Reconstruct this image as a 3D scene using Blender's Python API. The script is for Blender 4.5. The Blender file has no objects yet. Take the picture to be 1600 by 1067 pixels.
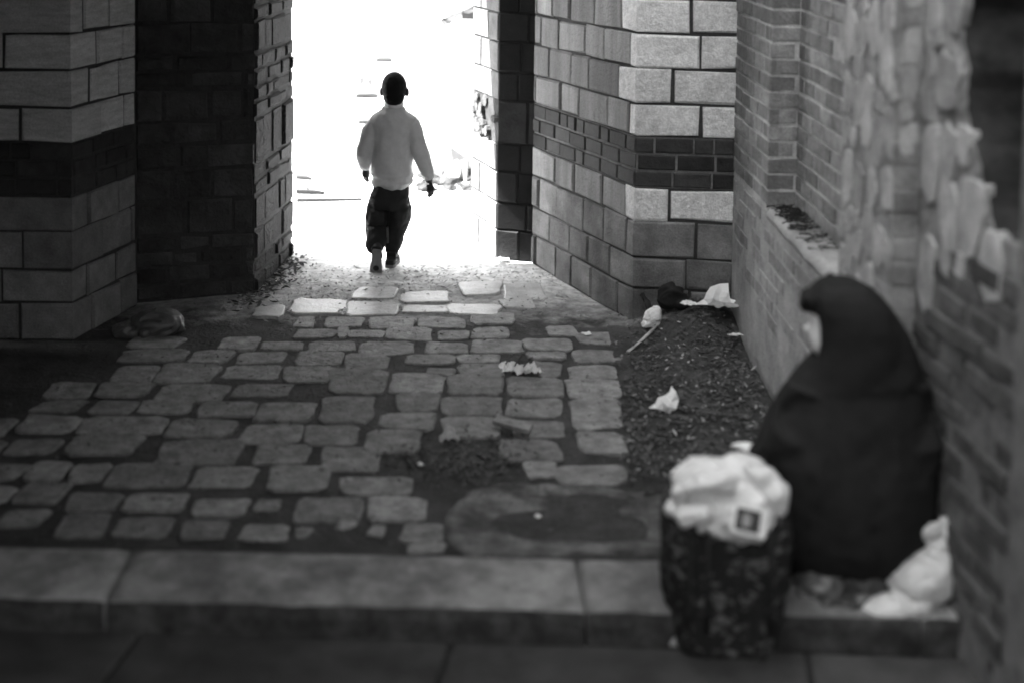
import bpy, bmesh, math, random
from mathutils import Vector, Matrix, noise
R = math.radians
random.seed(7)
scene = bpy.context.scene
col = scene.collection

# ------------------------------------------------------------------ camera
CAM_H = 2.43
FPX = 2150.0            # focal length in pixels of a 1600 px wide frame
PITCH, ROLL = R(4.0), R(0.7)
PX0, PY0 = 800.0, -145.0 + FPX * math.tan(PITCH)
cam = bpy.data.cameras.new('camera')
cam_o = bpy.data.objects.new('camera', cam); col.objects.link(cam_o)
cam_o.location = (0, 0, CAM_H)
CAM_ROT = Matrix.Rotation(math.pi / 2 - PITCH, 3, 'X') @ Matrix.Rotation(ROLL, 3, 'Z')
cam_o.rotation_euler = CAM_ROT.to_euler()
cam.sensor_fit = 'HORIZONTAL'; cam.sensor_width = 36.0
cam.lens = FPX / 1600.0 * 36.0
cam.shift_y = -(533.5 - PY0) / 1600.0
cam.clip_start = 0.05; cam.clip_end = 500
cam.dof.use_dof = True; cam.dof.focus_distance = 8.7; cam.dof.aperture_fstop = 0.9
scene.camera = cam_o

# ------------------------------------------------------------------ sky, sun, exposure
SUN_AZ, SUN_EL = R(75), R(52)          # sun stands beyond the gateway, to the left
world = bpy.data.worlds.new('World'); scene.world = world; world.use_nodes = True
wn = world.node_tree; wn.nodes.clear()
sky = wn.nodes.new('ShaderNodeTexSky'); sky.sky_type = 'NISHITA'; sky.sun_disc = False
sky.sun_elevation = SUN_EL; sky.sun_rotation = -SUN_AZ
bw = wn.nodes.new('ShaderNodeRGBToBW'); bg = wn.nodes.new('ShaderNodeBackground')
bg.inputs['Strength'].default_value = 0.15
wo = wn.nodes.new('ShaderNodeOutputWorld')
wn.links.new(sky.outputs[0], bw.inputs[0]); wn.links.new(bw.outputs[0], bg.inputs[0]); wn.links.new(bg.outputs[0], wo.inputs[0])
sun = bpy.data.lights.new('sun', 'SUN'); sun.energy = 5.0; sun.angle = R(0.53)
sun_o = bpy.data.objects.new('sun', sun); col.objects.link(sun_o)
sd = Vector((math.sin(SUN_AZ) * math.cos(SUN_EL), -math.cos(SUN_AZ) * math.cos(SUN_EL), -math.sin(SUN_EL)))
sun_o.rotation_euler = sd.to_track_quat('-Z', 'Y').to_euler(); sun_o.location = (-6, 20, 20)
vs = scene.view_settings
vs.view_transform = 'Standard'; vs.look = 'None'; vs.exposure = 3.62; vs.gamma = 1.0
scene.cycles.use_denoising = True
scene.cycles.filter_width = 1.7; scene.cycles.sample_clamp_indirect = 3.0
scene.cycles.max_bounces = 8; scene.cycles.diffuse_bounces = 5

# ------------------------------------------------------------------ pixel <-> place
def ray(px, py):
    return CAM_ROT @ Vector(((px - PX0) / FPX, (PY0 - py) / FPX, -1.0))
def U(px, py, h=0.0):                   # where the ray through a pixel meets height h
    d = ray(px, py); t = (h - CAM_H) / d.z
    return Vector((d.x * t, d.y * t, h))
def AT(px, py, Y):                      # ... meets the plane y = Y
    d = ray(px, py); t = Y / d.y
    return Vector((d.x * t, Y, CAM_H + d.z * t))
CAM_INV = CAM_ROT.transposed()
def PROJ(p):
    q = CAM_INV @ (Vector(p) - Vector((0, 0, CAM_H)))
    if q.z > -0.05: return None
    return (PX0 + FPX * q.x / -q.z, PY0 - FPX * q.y / -q.z)

# ------------------------------------------------------------------ materials
MATS = {}
def mat(name, base, var=0.3, scale=6.0, bump=0.3, rough=0.85, rand=0.25, detail=8.0, stretch=(1, 1, 1),
        spec=0.3, blotch=0.0, bscale=1.5, bdark=0.4, bumpscale=None, bdist=0.02, grain=None):
    if grain is None: grain = .17 if name.split('_')[0] in ('block', 'wall', 'render', 'rubble', 'cobble', 'kerb', 'slab', 'joint', 'brick', 'dirt', 'patch', 'far') else 0
    m = bpy.data.materials.new(name); m.use_nodes = True
    nt = m.node_tree; N = nt.nodes; L = nt.links
    b = N['Principled BSDF']; b.inputs['Roughness'].default_value = rough
    b.inputs['Specular IOR Level'].default_value = spec
    geo = N.new('ShaderNodeNewGeometry'); mp = N.new('ShaderNodeMapping'); mp.inputs['Scale'].default_value = stretch
    L.new(geo.outputs['Position'], mp.inputs['Vector'])
    oi = N.new('ShaderNodeObjectInfo')
    n1 = N.new('ShaderNodeTexNoise'); n1.inputs['Scale'].default_value = scale; n1.inputs['Detail'].default_value = detail
    n1.inputs['Roughness'].default_value = 0.62
    L.new(mp.outputs[0], n1.inputs['Vector'])
    mr = N.new('ShaderNodeMapRange'); mr.inputs[1].default_value = 0.28; mr.inputs[2].default_value = 0.72
    mr.inputs[3].default_value = base * (1 - var); mr.inputs[4].default_value = base * (1 + var)
    L.new(n1.outputs['Fac'], mr.inputs[0])
    val = mr.outputs[0]
    r2 = N.new('ShaderNodeMapRange'); r2.inputs[3].default_value = 1 - rand; r2.inputs[4].default_value = 1 + rand
    L.new(oi.outputs['Random'], r2.inputs[0])
    mu = N.new('ShaderNodeMath'); mu.operation = 'MULTIPLY'; L.new(val, mu.inputs[0]); L.new(r2.outputs[0], mu.inputs[1]); val = mu.outputs[0]
    if grain:
        ng = N.new('ShaderNodeTexNoise'); ng.inputs['Scale'].default_value = 110; ng.inputs['Detail'].default_value = 3
        L.new(geo.outputs['Position'], ng.inputs['Vector'])
        rg = N.new('ShaderNodeMapRange'); rg.inputs[1].default_value = .3; rg.inputs[2].default_value = .7; rg.inputs[3].default_value = 1 - grain; rg.inputs[4].default_value = 1 + grain
        L.new(ng.outputs['Fac'], rg.inputs[0]); mg = N.new('ShaderNodeMath'); mg.operation = 'MULTIPLY'; L.new(val, mg.inputs[0]); L.new(rg.outputs[0], mg.inputs[1]); val = mg.outputs[0]
    if blotch:
        n2 = N.new('ShaderNodeTexNoise'); n2.inputs['Scale'].default_value = bscale; n2.inputs['Detail'].default_value = 5
        L.new(mp.outputs[0], n2.inputs['Vector'])
        r3 = N.new('ShaderNodeMapRange'); r3.inputs[1].default_value = 0.5 - 0.12; r3.inputs[2].default_value = 0.5 + 0.12
        r3.inputs[3].default_value = 1 - blotch * (1 - bdark); r3.inputs[4].default_value = 1.0
        L.new(n2.outputs['Fac'], r3.inputs[0])
        m3 = N.new('ShaderNodeMath'); m3.operation = 'MULTIPLY'; L.new(val, m3.inputs[0]); L.new(r3.outputs[0], m3.inputs[1]); val = m3.outputs[0]
    cc = N.new('ShaderNodeCombineColor')
    for i in range(3): L.new(val, cc.inputs[i])
    L.new(cc.outputs[0], b.inputs['Base Color'])
    if bump:
        n3 = N.new('ShaderNodeTexNoise'); n3.inputs['Scale'].default_value = bumpscale or scale * 4; n3.inputs['Detail'].default_value = 6
        n3.inputs['Roughness'].default_value = 0.65
        L.new(geo.outputs['Position'], n3.inputs['Vector'])
        bp = N.new('ShaderNodeBump'); bp.inputs['Strength'].default_value = bump; bp.inputs['Distance'].default_value = bdist
        L.new(n3.outputs['Fac'], bp.inputs['Height']); L.new(bp.outputs[0], b.inputs['Normal'])
    MATS[name] = m
    return m
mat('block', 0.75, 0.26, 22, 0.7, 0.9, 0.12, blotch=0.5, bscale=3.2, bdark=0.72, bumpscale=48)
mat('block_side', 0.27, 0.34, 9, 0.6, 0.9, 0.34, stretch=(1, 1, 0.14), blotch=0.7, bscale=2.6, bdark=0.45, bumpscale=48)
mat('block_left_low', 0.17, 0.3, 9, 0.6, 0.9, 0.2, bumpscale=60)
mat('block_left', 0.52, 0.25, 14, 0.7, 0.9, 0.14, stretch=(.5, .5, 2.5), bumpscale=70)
mat('block_dirty', 0.19, 0.4, 7, 0.5, 0.9, 0.25, blotch=0.6, bscale=4, bumpscale=60)
mat('block_jamb', 0.022, 0.3, 7, 0.2, 0.9, 0.3)  # jamb front blocks near black: their shade is put into the colour
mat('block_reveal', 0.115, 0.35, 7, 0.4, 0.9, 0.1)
mat('rubble_reveal', 0.06, 0.4, 14, 0.8, 0.9, 0.2)
mat('brick_grimy', 0.10, 0.45, 12, 0.6, 0.9, 0.35, blotch=0.5, bscale=5)  # low near-wall brick, darkened in its colour to imitate weaker light
mat('soot_reveal', 0.028, 0.5, 6, 0.8, 0.9, 0.4, bumpscale=25, bdist=0.05)  # left reveal, shade painted into the stone colour
mat('soot_wall', 0.06, 0.5, 6, 0.8, 0.9, 0.4, bumpscale=25, bdist=0.05)  # left jamb front, its shade painted into the base colour
mat('joint_dark', 0.045, 0.3, 20, 0.4, 0.95, 0)
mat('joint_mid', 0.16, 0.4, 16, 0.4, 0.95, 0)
mat('joint_light', 0.55, 0.3, 16, 0.4, 0.95, 0, blotch=.5, bscale=3)
mat('band_brick', 0.035, 0.4, 12, 0.4, 0.8, 0.4)
mat('wall_brick', 0.27, 0.35, 14, 0.5, 0.9, 0.35, blotch=0.4, bscale=5)
mat('wall_brick_smear', 0.33, 0.3, 12, 0.5, 0.9, 0.22, blotch=0.4, bscale=3, bdark=.6)
mat('render_smear', 0.42, 0.25, 7, 0.5, 0.95, 0, blotch=0.5, bscale=3, bdark=.6)
mat('rubble_stone', 0.46, 0.3, 10, 0.6, 0.9, 0.22, blotch=0.4, bscale=6)
mat('rubble_mortar', 0.38, 0.4, 9, 0.8, 0.95, 0, blotch=0.6, bscale=5, bumpscale=24, bdist=0.05)
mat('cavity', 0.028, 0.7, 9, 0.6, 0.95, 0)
mat('dirt', 0.055, 0.55, 7, 0.9, 0.8, 0, blotch=0.5, bscale=2.5, bumpscale=40, bdist=0.03)
mat('cobble', 0.26, 0.42, 16, 0.8, 0.5, 0.26, blotch=0.5, bscale=9, bdark=.45, bumpscale=34, spec=0.5, bdist=.03)
mat('far_stone', 0.45, 0.3, 9, 0.35, 0.3, 0.2, spec=0.5)  # paler than the cobbles: doorway glow painted into the stone
mat('patch', 0.15, 0.5, 9, 0.9, 0.7, 0, blotch=0.9, bscale=4.5, bdark=.25, bumpscale=40)
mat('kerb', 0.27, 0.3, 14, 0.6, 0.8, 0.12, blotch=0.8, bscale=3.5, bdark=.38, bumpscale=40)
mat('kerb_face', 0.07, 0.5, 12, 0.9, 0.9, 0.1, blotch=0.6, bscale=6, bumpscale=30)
mat('slab', 0.055, 0.3, 6, 0.4, 0.8, 0.15, blotch=0.4, bscale=3, bumpscale=60)
mat('yard_ground', 0.62, 0.2, 5, 0.5, 0.8, 0, bumpscale=20)
mat('yard_wall', 0.8, 0.06, 5, 0.3, 0.9, 0)
mat('yard_debris', 0.45, 0.3, 9, 0.4, 0.8, 0.5)
mat('pipe', 0.16, 0.2, 9, 0.2, 0.5, 0.1)
mat('yard_dark', 0.06, 0.4, 9, 0.4, 0.9, 0.5)
mat('wood', 0.03, 0.3, 9, 0.4, 0.8, 0.3, stretch=(1, 1, 6))
mat('paper', 0.75, 0.1, 8, 0.3, 0.8, 0.12)
mat('paper_grey', 0.32, 0.2, 8, 0.4, 0.8, 0.2)
mat('plastic_bag', 0.66, 0.16, 8, 0.4, 0.32, 0.0, spec=0.5, bumpscale=30)
mat('plastic_dim', 0.30, 0.2, 8, 0.4, 0.42, 0.0, spec=0.5, bumpscale=30)
mat('plastic_thin', 0.09, 0.3, 12, 0.5, 0.3, 0.0, spec=0.6, bumpscale=30)
mat('litter', 0.11, 0.7, 40, 0.3, 0.8, 0, blotch=.6, bscale=60)
mat('black', 0.014, 0.3, 8, 0.3, 0.8, 0)
mat('robe', 0.021, 0.2, 10, 0.2, 0.95, 0, spec=0.1)
mat('hair', 0.012, 0.2, 60, 0.5, 0.8, 0, spec=.2)
mat('skin_dark', 0.03, 0.1, 20, 0.1, 0.6, 0)
mat('skin_pale', 0.75, 0.08, 20, 0.1, 0.6, 0)
mat('knit', 0.6, 0.08, 30, 0.5, 0.95, 0, bumpscale=130, bdist=0.006)
mat('trousers', 0.022, 0.2, 14, 0.3, 0.9, 0)
mat('trouser_panel', 0.14, 0.1, 14, 0.3, 0.9, 0)
mat('shoe', 0.02, 0.2, 14, 0.2, 0.7, 0)
mat('shoe_sole', 0.2, 0.15, 24, 0.3, 0.8, 0)
mat('print_dark', 0.05, 0.3, 30, 0.0, 0.7, 0)
mat('print_grey', 0.30, 0.4, 60, 0.0, 0.7, 0)
mat('building_dark', 0.10, 0.3, 2, 0.3, 0.9, 0)
mat('patterned_cloth', 0.035, 0.3, 40, 0.3, 0.9, 0)
def patterned(name, lo, hi, sc):
    m = MATS[name]; nt = m.node_tree; N = nt.nodes; L = nt.links
    b = N['Principled BSDF']
    geo = N.new('ShaderNodeNewGeometry'); n = N.new('ShaderNodeTexNoise'); n.inputs['Scale'].default_value = sc
    n.inputs['Detail'].default_value = 2.5; n.inputs['Distortion'].default_value = 1.2
    mp = N.new('ShaderNodeMapping'); mp.inputs['Scale'].default_value = (1, 1, 1.5)
    L.new(geo.outputs['Position'], mp.inputs['Vector']); L.new(mp.outputs[0], n.inputs['Vector'])
    r = N.new('ShaderNodeMapRange'); r.inputs[1].default_value = .55; r.inputs[2].default_value = .63
    r.inputs[3].default_value = lo; r.inputs[4].default_value = hi
    L.new(n.outputs['Fac'], r.inputs[0]); cc = N.new('ShaderNodeCombineColor')
    for i in range(3): L.new(r.outputs[0], cc.inputs[i])
    L.new(cc.outputs[0], b.inputs['Base Color'])
patterned('patterned_cloth', 0.016, 0.12, 19)
def dust_spill(name, y0, y1, pale):
    # dusty pale floor beyond y0, with the doorway's light spill painted into it
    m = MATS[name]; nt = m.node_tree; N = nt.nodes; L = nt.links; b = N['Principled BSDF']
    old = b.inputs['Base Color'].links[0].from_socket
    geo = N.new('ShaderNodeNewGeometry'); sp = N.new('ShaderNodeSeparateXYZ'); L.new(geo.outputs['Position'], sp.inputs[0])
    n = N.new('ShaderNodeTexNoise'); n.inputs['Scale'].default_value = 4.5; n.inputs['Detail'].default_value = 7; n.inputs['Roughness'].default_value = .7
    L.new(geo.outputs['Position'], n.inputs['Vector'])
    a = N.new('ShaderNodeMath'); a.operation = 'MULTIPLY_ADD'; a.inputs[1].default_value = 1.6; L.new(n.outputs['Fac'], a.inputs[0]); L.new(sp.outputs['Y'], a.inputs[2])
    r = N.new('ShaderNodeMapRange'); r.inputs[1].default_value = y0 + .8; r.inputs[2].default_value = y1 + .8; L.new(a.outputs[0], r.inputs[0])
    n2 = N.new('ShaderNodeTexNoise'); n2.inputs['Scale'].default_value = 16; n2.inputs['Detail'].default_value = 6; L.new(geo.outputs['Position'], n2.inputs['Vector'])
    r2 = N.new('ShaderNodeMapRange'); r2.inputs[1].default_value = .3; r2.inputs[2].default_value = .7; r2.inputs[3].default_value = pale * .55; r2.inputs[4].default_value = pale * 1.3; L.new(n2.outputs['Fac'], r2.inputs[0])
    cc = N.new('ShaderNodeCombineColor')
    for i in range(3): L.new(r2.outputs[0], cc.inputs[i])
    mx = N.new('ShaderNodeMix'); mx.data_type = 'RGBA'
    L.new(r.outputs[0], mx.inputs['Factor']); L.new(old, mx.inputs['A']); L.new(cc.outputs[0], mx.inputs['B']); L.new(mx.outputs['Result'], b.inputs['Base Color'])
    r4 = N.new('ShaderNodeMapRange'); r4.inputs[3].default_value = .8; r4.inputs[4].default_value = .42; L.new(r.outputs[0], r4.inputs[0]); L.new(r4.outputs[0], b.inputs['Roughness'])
dust_spill('dirt', 7.8, 8.9, .72)
dust_spill('cobble', 7.2, 8.8, .34)

# ------------------------------------------------------------------ object helpers
def link(o, parent=None):
    col.objects.link(o)
    if parent is not None: o.parent = parent
    return o
def wloc(o):
    v = Vector(o.location)
    while o.parent: o = o.parent; v = v + Vector(o.location)
    return v
def tag(o, label=None, cat=None, group=None, kind=None):
    if label: o['label'] = label
    if cat: o['category'] = cat
    if group: o['group'] = group
    if kind: o['kind'] = kind
    return o
def thing(name, label, cat, loc=(0, 0, 0), group=None):
    o = bpy.data.objects.new(name, None); o.location = loc; o.empty_display_size = 0.1
    link(o); return tag(o, label, cat, group)
def mesh_obj(name, verts, faces, m, parent=None, smooth=False, origin=None):
    """verts in world coordinates; origin = centroid unless given"""
    if origin is None:
        c = Vector((0, 0, 0))
        for v in verts: c += Vector(v)
        origin = c / max(1, len(verts))
    me = bpy.data.meshes.new(name)
    me.from_pydata([tuple(Vector(v) - origin) for v in verts], [], faces)
    me.materials.append(MATS[m])
    if smooth: me.polygons.foreach_set('use_smooth', [True] * len(me.polygons))
    me.update()
    o = bpy.data.objects.new(name, me); link(o, parent)
    o.location = origin - (wloc(parent) if parent else Vector((0, 0, 0)))
    return o
class MB:
    def __init__(s): s.v = []; s.f = []
    def add(s, v, f):
        k = len(s.v); s.v += [Vector(p) for p in v]; s.f += [tuple(i + k for i in q) for q in f]
    def box(s, a, b):
        x0, y0, z0 = a; x1, y1, z1 = b
        s.add([(x0, y0, z0), (x1, y0, z0), (x1, y1, z0), (x0, y1, z0), (x0, y0, z1), (x1, y0, z1), (x1, y1, z1), (x0, y1, z1)],
              [(3, 2, 1, 0), (4, 5, 6, 7), (0, 1, 5, 4), (1, 2, 6, 5), (2, 3, 7, 6), (3, 0, 4, 7)])
    def prism(s, poly, z0, z1):          # counter-clockwise plan polygon
        n = len(poly)
        s.add([(p[0], p[1], z0) for p in poly] + [(p[0], p[1], z1) for p in poly],
              [tuple(range(n - 1, -1, -1)), tuple(range(n, 2 * n))] + [(i, (i + 1) % n, n + (i + 1) % n, n + i) for i in range(n)])
    def obj(s, name, m, parent=None, smooth=False, origin=None):
        return mesh_obj(name, s.v, s.f, m, parent, smooth, origin)

# pieces of masonry -------------------------------------------------
def path_len(P): return [0.0] + [sum((P[i + 1] - P[i]).length for i in range(k + 1)) for k in range(len(P) - 1)]
def path_pt(P, S, s):
    for i in range(len(P) - 1):
        if s <= S[i + 1] + 1e-9 or i == len(P) - 2:
            t = (s - S[i]) / (S[i + 1] - S[i]); d = (P[i + 1] - P[i]).normalized()
            return P[i].lerp(P[i + 1], t), Vector((d.y, -d.x))
def piece_geo(P, S, s0, s1, z0, z1, depth, proud, bev, jit=0.0, rnd=random):
    """a block of stone that follows the plan path P from s0 to s1, faces chamfered"""
    def chain(a, b, off):
        pts = []
        ss = [a] + [x for x in S[1:-1] if a + 1e-4 < x < b - 1e-4] + [b]
        for x in ss:
            p, n = path_pt(P, S, x)
            if x in S[1:-1]:
                i = S.index(x); d1 = (P[i] - P[i - 1]).normalized(); d2 = (P[i + 1] - P[i]).normalized()
                n1 = Vector((d1.y, -d1.x)); n2 = Vector((d2.y, -d2.x)); bis = (n1 + n2)
                n = bis / max(0.3, bis.length_squared / 2)
            pts.append(p + n * off)
        return pts
    rings = [(chain(s0, s1, -depth), z0, z1), (chain(s0, s1, proud - bev), z0, z1), (chain(s0 + bev, s1 - bev, proud), z0 + bev, z1 - bev)]
    k = len(rings[0][0]); V = []
    for q, (pts, a, b) in enumerate(rings):
        if len(pts) != k: return None
        for p in pts:
            j = Vector((rnd.uniform(-jit, jit), rnd.uniform(-jit, jit), 0)) if q else Vector((0, 0, 0))
            V.append(Vector((p.x, p.y, a + (rnd.uniform(-jit, jit) if q else 0))) + j); V.append(Vector((p.x, p.y, b + (rnd.uniform(-jit, jit) if q else 0))) + j)
    if jit > .004:
        for i_ in (0, k - 1):
            for t_ in (0, 1):
                if rnd.random() < .35:
                    c_ = rnd.uniform(.003, .009); o_ = (k - 1 if i_ == 0 else 0)
                    for r_i in (1, 2):
                        a_ = r_i * 2 * k + i_ * 2 + t_; b_ = r_i * 2 * k + o_ * 2 + t_
                        dd = (V[b_] - V[a_]).normalized() * c_ * rnd.uniform(.4, 1); V[a_] = V[a_] + dd + Vector((0, 0, c_ * (.8 if t_ == 0 else -.8)))
    F = []
    def vi(r, i, t): return r * 2 * k + i * 2 + t
    for r in range(2):
        for i in range(k - 1):
            F.append((vi(r, i, 0), vi(r, i + 1, 0), vi(r + 1, i + 1, 0), vi(r + 1, i, 0)))
            F.append((vi(r, i, 1), vi(r + 1, i, 1), vi(r + 1, i + 1, 1), vi(r, i + 1, 1)))
        F.append((vi(r, 0, 0), vi(r + 1, 0, 0), vi(r + 1, 0, 1), vi(r, 0, 1)))
        F.append((vi(r, k - 1, 1), vi(r + 1, k - 1, 1), vi(r + 1, k - 1, 0), vi(r, k - 1, 0)))
    for i in range(k - 1):
        F.append((vi(2, i, 0), vi(2, i + 1, 0), vi(2, i + 1, 1), vi(2, i, 1)))
    return V, F
def stone_geo(c, ux, uy, un, a, b, h, n=11, sq=0.6, irr=0.1, rnd=random, corners=None, dome=0.4):
    """a rounded stone: outline in the plane (ux, uy) about c, rising h along un"""
    V = []; F = []; ph = rnd.uniform(0, 6.3); ol = []
    w = [rnd.uniform(1 - irr, 1 + irr) for _ in range(n)]
    for i in range(n):
        t = 2 * math.pi * (i + .5) / n
        ct, st = math.cos(t), math.sin(t)
        r = 1.0 / ((abs(ct) ** (2 / sq) + abs(st) ** (2 / sq)) ** (sq / 2))
        ol.append((ct * r * w[i], st * r * w[i]))
    if corners:
        n = 16; e = lambda: rnd.uniform(-.045, .045); ol = []
        cq = [rnd.uniform(.68, .88) for _ in range(4)]
        for (sx_, sy_, q0, q1) in ((1, -1, cq[0], cq[1]), (1, 1, cq[1], cq[2]), (-1, 1, cq[2], cq[3]), (-1, -1, cq[3], cq[0])):
            if sx_ == 1 and sy_ == -1: pts_ = [(1, -q0), (1, -.3), (1, .3), (1, q1)]
            elif sx_ == 1: pts_ = [(q0, 1), (.3, 1), (-.3, 1), (-q1, 1)]
            elif sy_ == 1: pts_ = [(-1, q0), (-1, .3), (-1, -.3), (-1, -q1)]
            else: pts_ = [(-q0, -1), (-.3, -1), (.3, -1), (q1, -1)]
            ol += [(x_ + e() * (1 if abs(x_) == 1 else .5), y_ + e() * 1.6 * (1 if abs(y_) == 1 else .5)) for x_, y_ in pts_]
    def place(x, y, z):
        if corners:
            u_, v_ = (x + 1) / 2, (y + 1) / 2
            p = corners[0] * (1 - u_) * (1 - v_) + corners[1] * u_ * (1 - v_) + corners[2] * u_ * v_ + corners[3] * (1 - u_) * v_
            return p + un * z
        return c + ux * (x * a) + uy * (y * b) + un * z
    for (sc, z) in ((1.03, -0.03), (1.0, h * (1 - dome)), (0.94, h)):
        for (x, y) in ol: V.append(place(x * sc, y * sc, z + (rnd.uniform(-.1, .1) * h if z > 0 else 0)))
    V.append(place(0, 0, h * (1.0 + .15 * dome)))
    for r in range(2):
        for i in range(n):
            j = (i + 1) % n; F.append((r * n + i, r * n + j, (r + 1) * n + j, (r + 1) * n + i))
    for i in range(n): F.append((2 * n + i, 2 * n + (i + 1) % n, 3 * n))
    return V, F
class Pieces:
    """collects the pieces of one thing; the 300 that show largest become objects, the rest one part"""
    def __init__(s, parent): s.parent = parent; s.items = []
    def add(s, name, geo, m, smooth=False):
        if geo is None: return
        V, F = geo; pp = [PROJ(v) for v in V]
        pp = [p for p in pp if p]
        a = 0.0
        if pp:
            x0 = max(0, min(p[0] for p in pp)); x1 = min(1600, max(p[0] for p in pp)); y0 = max(0, min(p[1] for p in pp)); y1 = min(1067, max(p[1] for p in pp))
            if x1 > x0 and y1 > y0: a = (x1 - x0) * (y1 - y0)
        s.items.append((a, name, V, F, m, smooth))
    def finish(s, limit=300):
        by = {}
        for it in s.items: by.setdefault(it[1], []).append(it)
        for name, L in by.items():
            L.sort(key=lambda t: -t[0])
            rest = {}
            for i, (a, nm, V, F, m, sm) in enumerate(L):
                if i < limit and a > 20: mesh_obj(nm, V, F, m, s.parent, sm)
                else: rest.setdefault(m, MB()).add(V, F)
            for m, mb in rest.items():
                o = mb.obj(name + '_remainder', m, s.parent); tag(o, kind='stuff')
def v2(p): return Vector((p.x, p.y))

# course lines shared by both piers (height of each bed joint)
BED = [0.0, 0.209, 0.396, 0.612, 0.807, 1.106, 1.300, 1.507, 1.708, 1.908, 2.108, 2.308, 2.508]
JT = 0.011
def courses_blocks(pc, P, joints_of, mat_of, depth=0.09, bev=0.009, proud_rnd=0.005, jit=0.0048, band_mat='band_brick', top=len(BED) - 1, skip_band=False, nm='block'):
    S = path_len(P); end = S[-1]
    for ci in range(top):
        z0, z1 = BED[ci], BED[ci + 1]
        if ci == 4:
            if skip_band: continue
            hb = (z1 - z0) / 3
            for k in range(3):
                a = -random.uniform(0, .12) if k != 1 else -.11
                while a < end:
                    b = a + random.choice((.215, .215, .105)) + JT
                    lo, hi = max(0.0, a), min(end, b)
                    if hi - lo > .04:
                        pc.add('brick', piece_geo(P, S, lo + JT * .6, hi - JT * .6, z0 + k * hb + JT * .7, z0 + (k + 1) * hb - JT * .7, depth, random.uniform(-.008, -.001), .006, .002), band_mat)
                    a = b
            continue
        js = [0.0] + [j for j in joints_of(ci, S) if 0.03 < j < end - 0.03] + [end]
        for a, b in zip(js[:-1], js[1:]):
            if b - a < .03: continue
            zm = (a + b) / 2
            j_ = lambda: JT * random.uniform(.3, .7)
            pc.add(nm, piece_geo(P, S, a + j_(), b - j_(), z0 + j_(), z1 - j_(), depth, random.uniform(-proud_rnd, proud_rnd), bev, jit), mat_of(ci, zm, S))

# ================================================================== SETTING
# alley floor
def gz(x, y):
    return 0.012 * noise.noise(Vector((x * 1.3, y * 1.3, 3.1))) + 0.006 * noise.noise(Vector((x * 5, y * 5, 9)))
def grid_sheet(name, x0, x1, y0, y1, step, zf, m):
    nx = int((x1 - x0) / step) + 1; ny = int((y1 - y0) / step) + 1; V = []; F = []
    for j in range(ny + 1):
        for i in range(nx + 1):
            x = x0 + (x1 - x0) * i / nx; y = y0 + (y1 - y0) * j / ny; V.append((x, y, zf(x, y)))
    for j in range(ny):
        for i in range(nx): a = j * (nx + 1) + i; F.append((a, a + 1, a + nx + 2, a + nx + 1))
    return mesh_obj(name, V, F, m, None, True, Vector((0, (y0 + y1) / 2, 0)))
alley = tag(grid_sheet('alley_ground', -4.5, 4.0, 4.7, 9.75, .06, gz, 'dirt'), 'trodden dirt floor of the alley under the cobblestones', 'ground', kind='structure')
base = MB(); base.add([(-300, -300, -.06), (300, -300, -.06), (300, 300, -.06), (-300, 300, -.06)], [(0, 1, 2, 3)])
tag(base.obj('ground', 'dirt', None, False, Vector((0, 0, 0))), kind='structure')
yard = tag(grid_sheet('courtyard_ground', -9, 9, 9.75, 24, .25, lambda x, y: gz(x, y) * 1.2, 'yard_ground'), kind='structure')

# cobblestones: outlines measured on the floor (x0, x1, y0, y1 in two enlargements of the photograph)
cob_a = [  # origin (460,400) scale 2.133
 (0,70,205,237),(95,232,205,238),(245,402,206,240),(412,566,206,240),(583,732,199,236),
 (0,140,240,276),(144,180,243,272),(177,300,246,277),(305,457,243,286),(472,586,250,284),(590,705,243,282),(835,935,235,272),(945,1098,262,302),
 (0,30,286,312),(38,206,285,320),(215,391,290,334),(440,571,294,332),(592,762,284,325),(770,926,277,319),
 (0,160,322,369),(165,316,330,383),(365,536,338,366),(775,910,322,348),(928,1096,318,363),(545,690,331,360),
 (0,130,373,421),(435,530,377,403),(543,702,363,402),(800,890,354,403),(915,1066,366,412),
 (110,298,380,469),(318,498,397,461),(515,698,408,471),(713,901,411,473),(915,1096,412,478),
 (-70,56,497,553),(78,266,475,561),(338,483,465,529),(497,692,472,541),(708,890,481,543),(918,1087,481,583),
 (38,213,565,631),(280,471,530,583),(490,682,538,608),(720,902,548,613),
 (92,288,640,725),(240,426,588,661),(678,886,618,691),(938,1112,600,666),
 (150,389,738,804),(765,870,692,746),(882,1106,707,769),
 (10,230,808,890),(235,430,808,889),(355,496,893,961),(0,52,905,946),(245,300,905,936),(380,500,965,992),
 (1440,1540,545,612),(1120,1210,432,500)]
cob_b = [  # origin (0,400) scale 2.134
 (725,860,278,313),(875,1012,285,316),(635,771,315,356),(790,941,322,363),(530,722,364,426),(740,926,368,416),(945,1108,371,426),
 (520,756,429,486),(775,961,427,471),(470,631,487,531),(655,851,485,536),(865,1041,494,553),
 (270,551,535,601),(555,777,550,609),(803,999,561,626),(225,466,604,671),(535,796,618,699),(838,1039,628,699),(25,200,612,666),
 (370,631,695,776),(640,851,705,779),(885,1091,705,786),(90,220,692,751),(55,211,764,826),(860,941,818,856),(995,1196,808,896),
 (0,150,848,911),(200,356,862,941),
 (370,515,372,424),(330,500,430,480),(300,450,487,530),(60,255,540,598),(-190,45,548,604),(-190,10,615,668),(-130,75,700,755),(235,350,700,760),
 (-150,40,770,830),(225,400,790,850),(420,610,800,860),(640,820,815,880),(385,560,880,945),(600,760,895,950),(800,960,905,955),(160,300,430,480),(110,270,490,530),(410,620,318,358),(440,600,275,310)]
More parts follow.
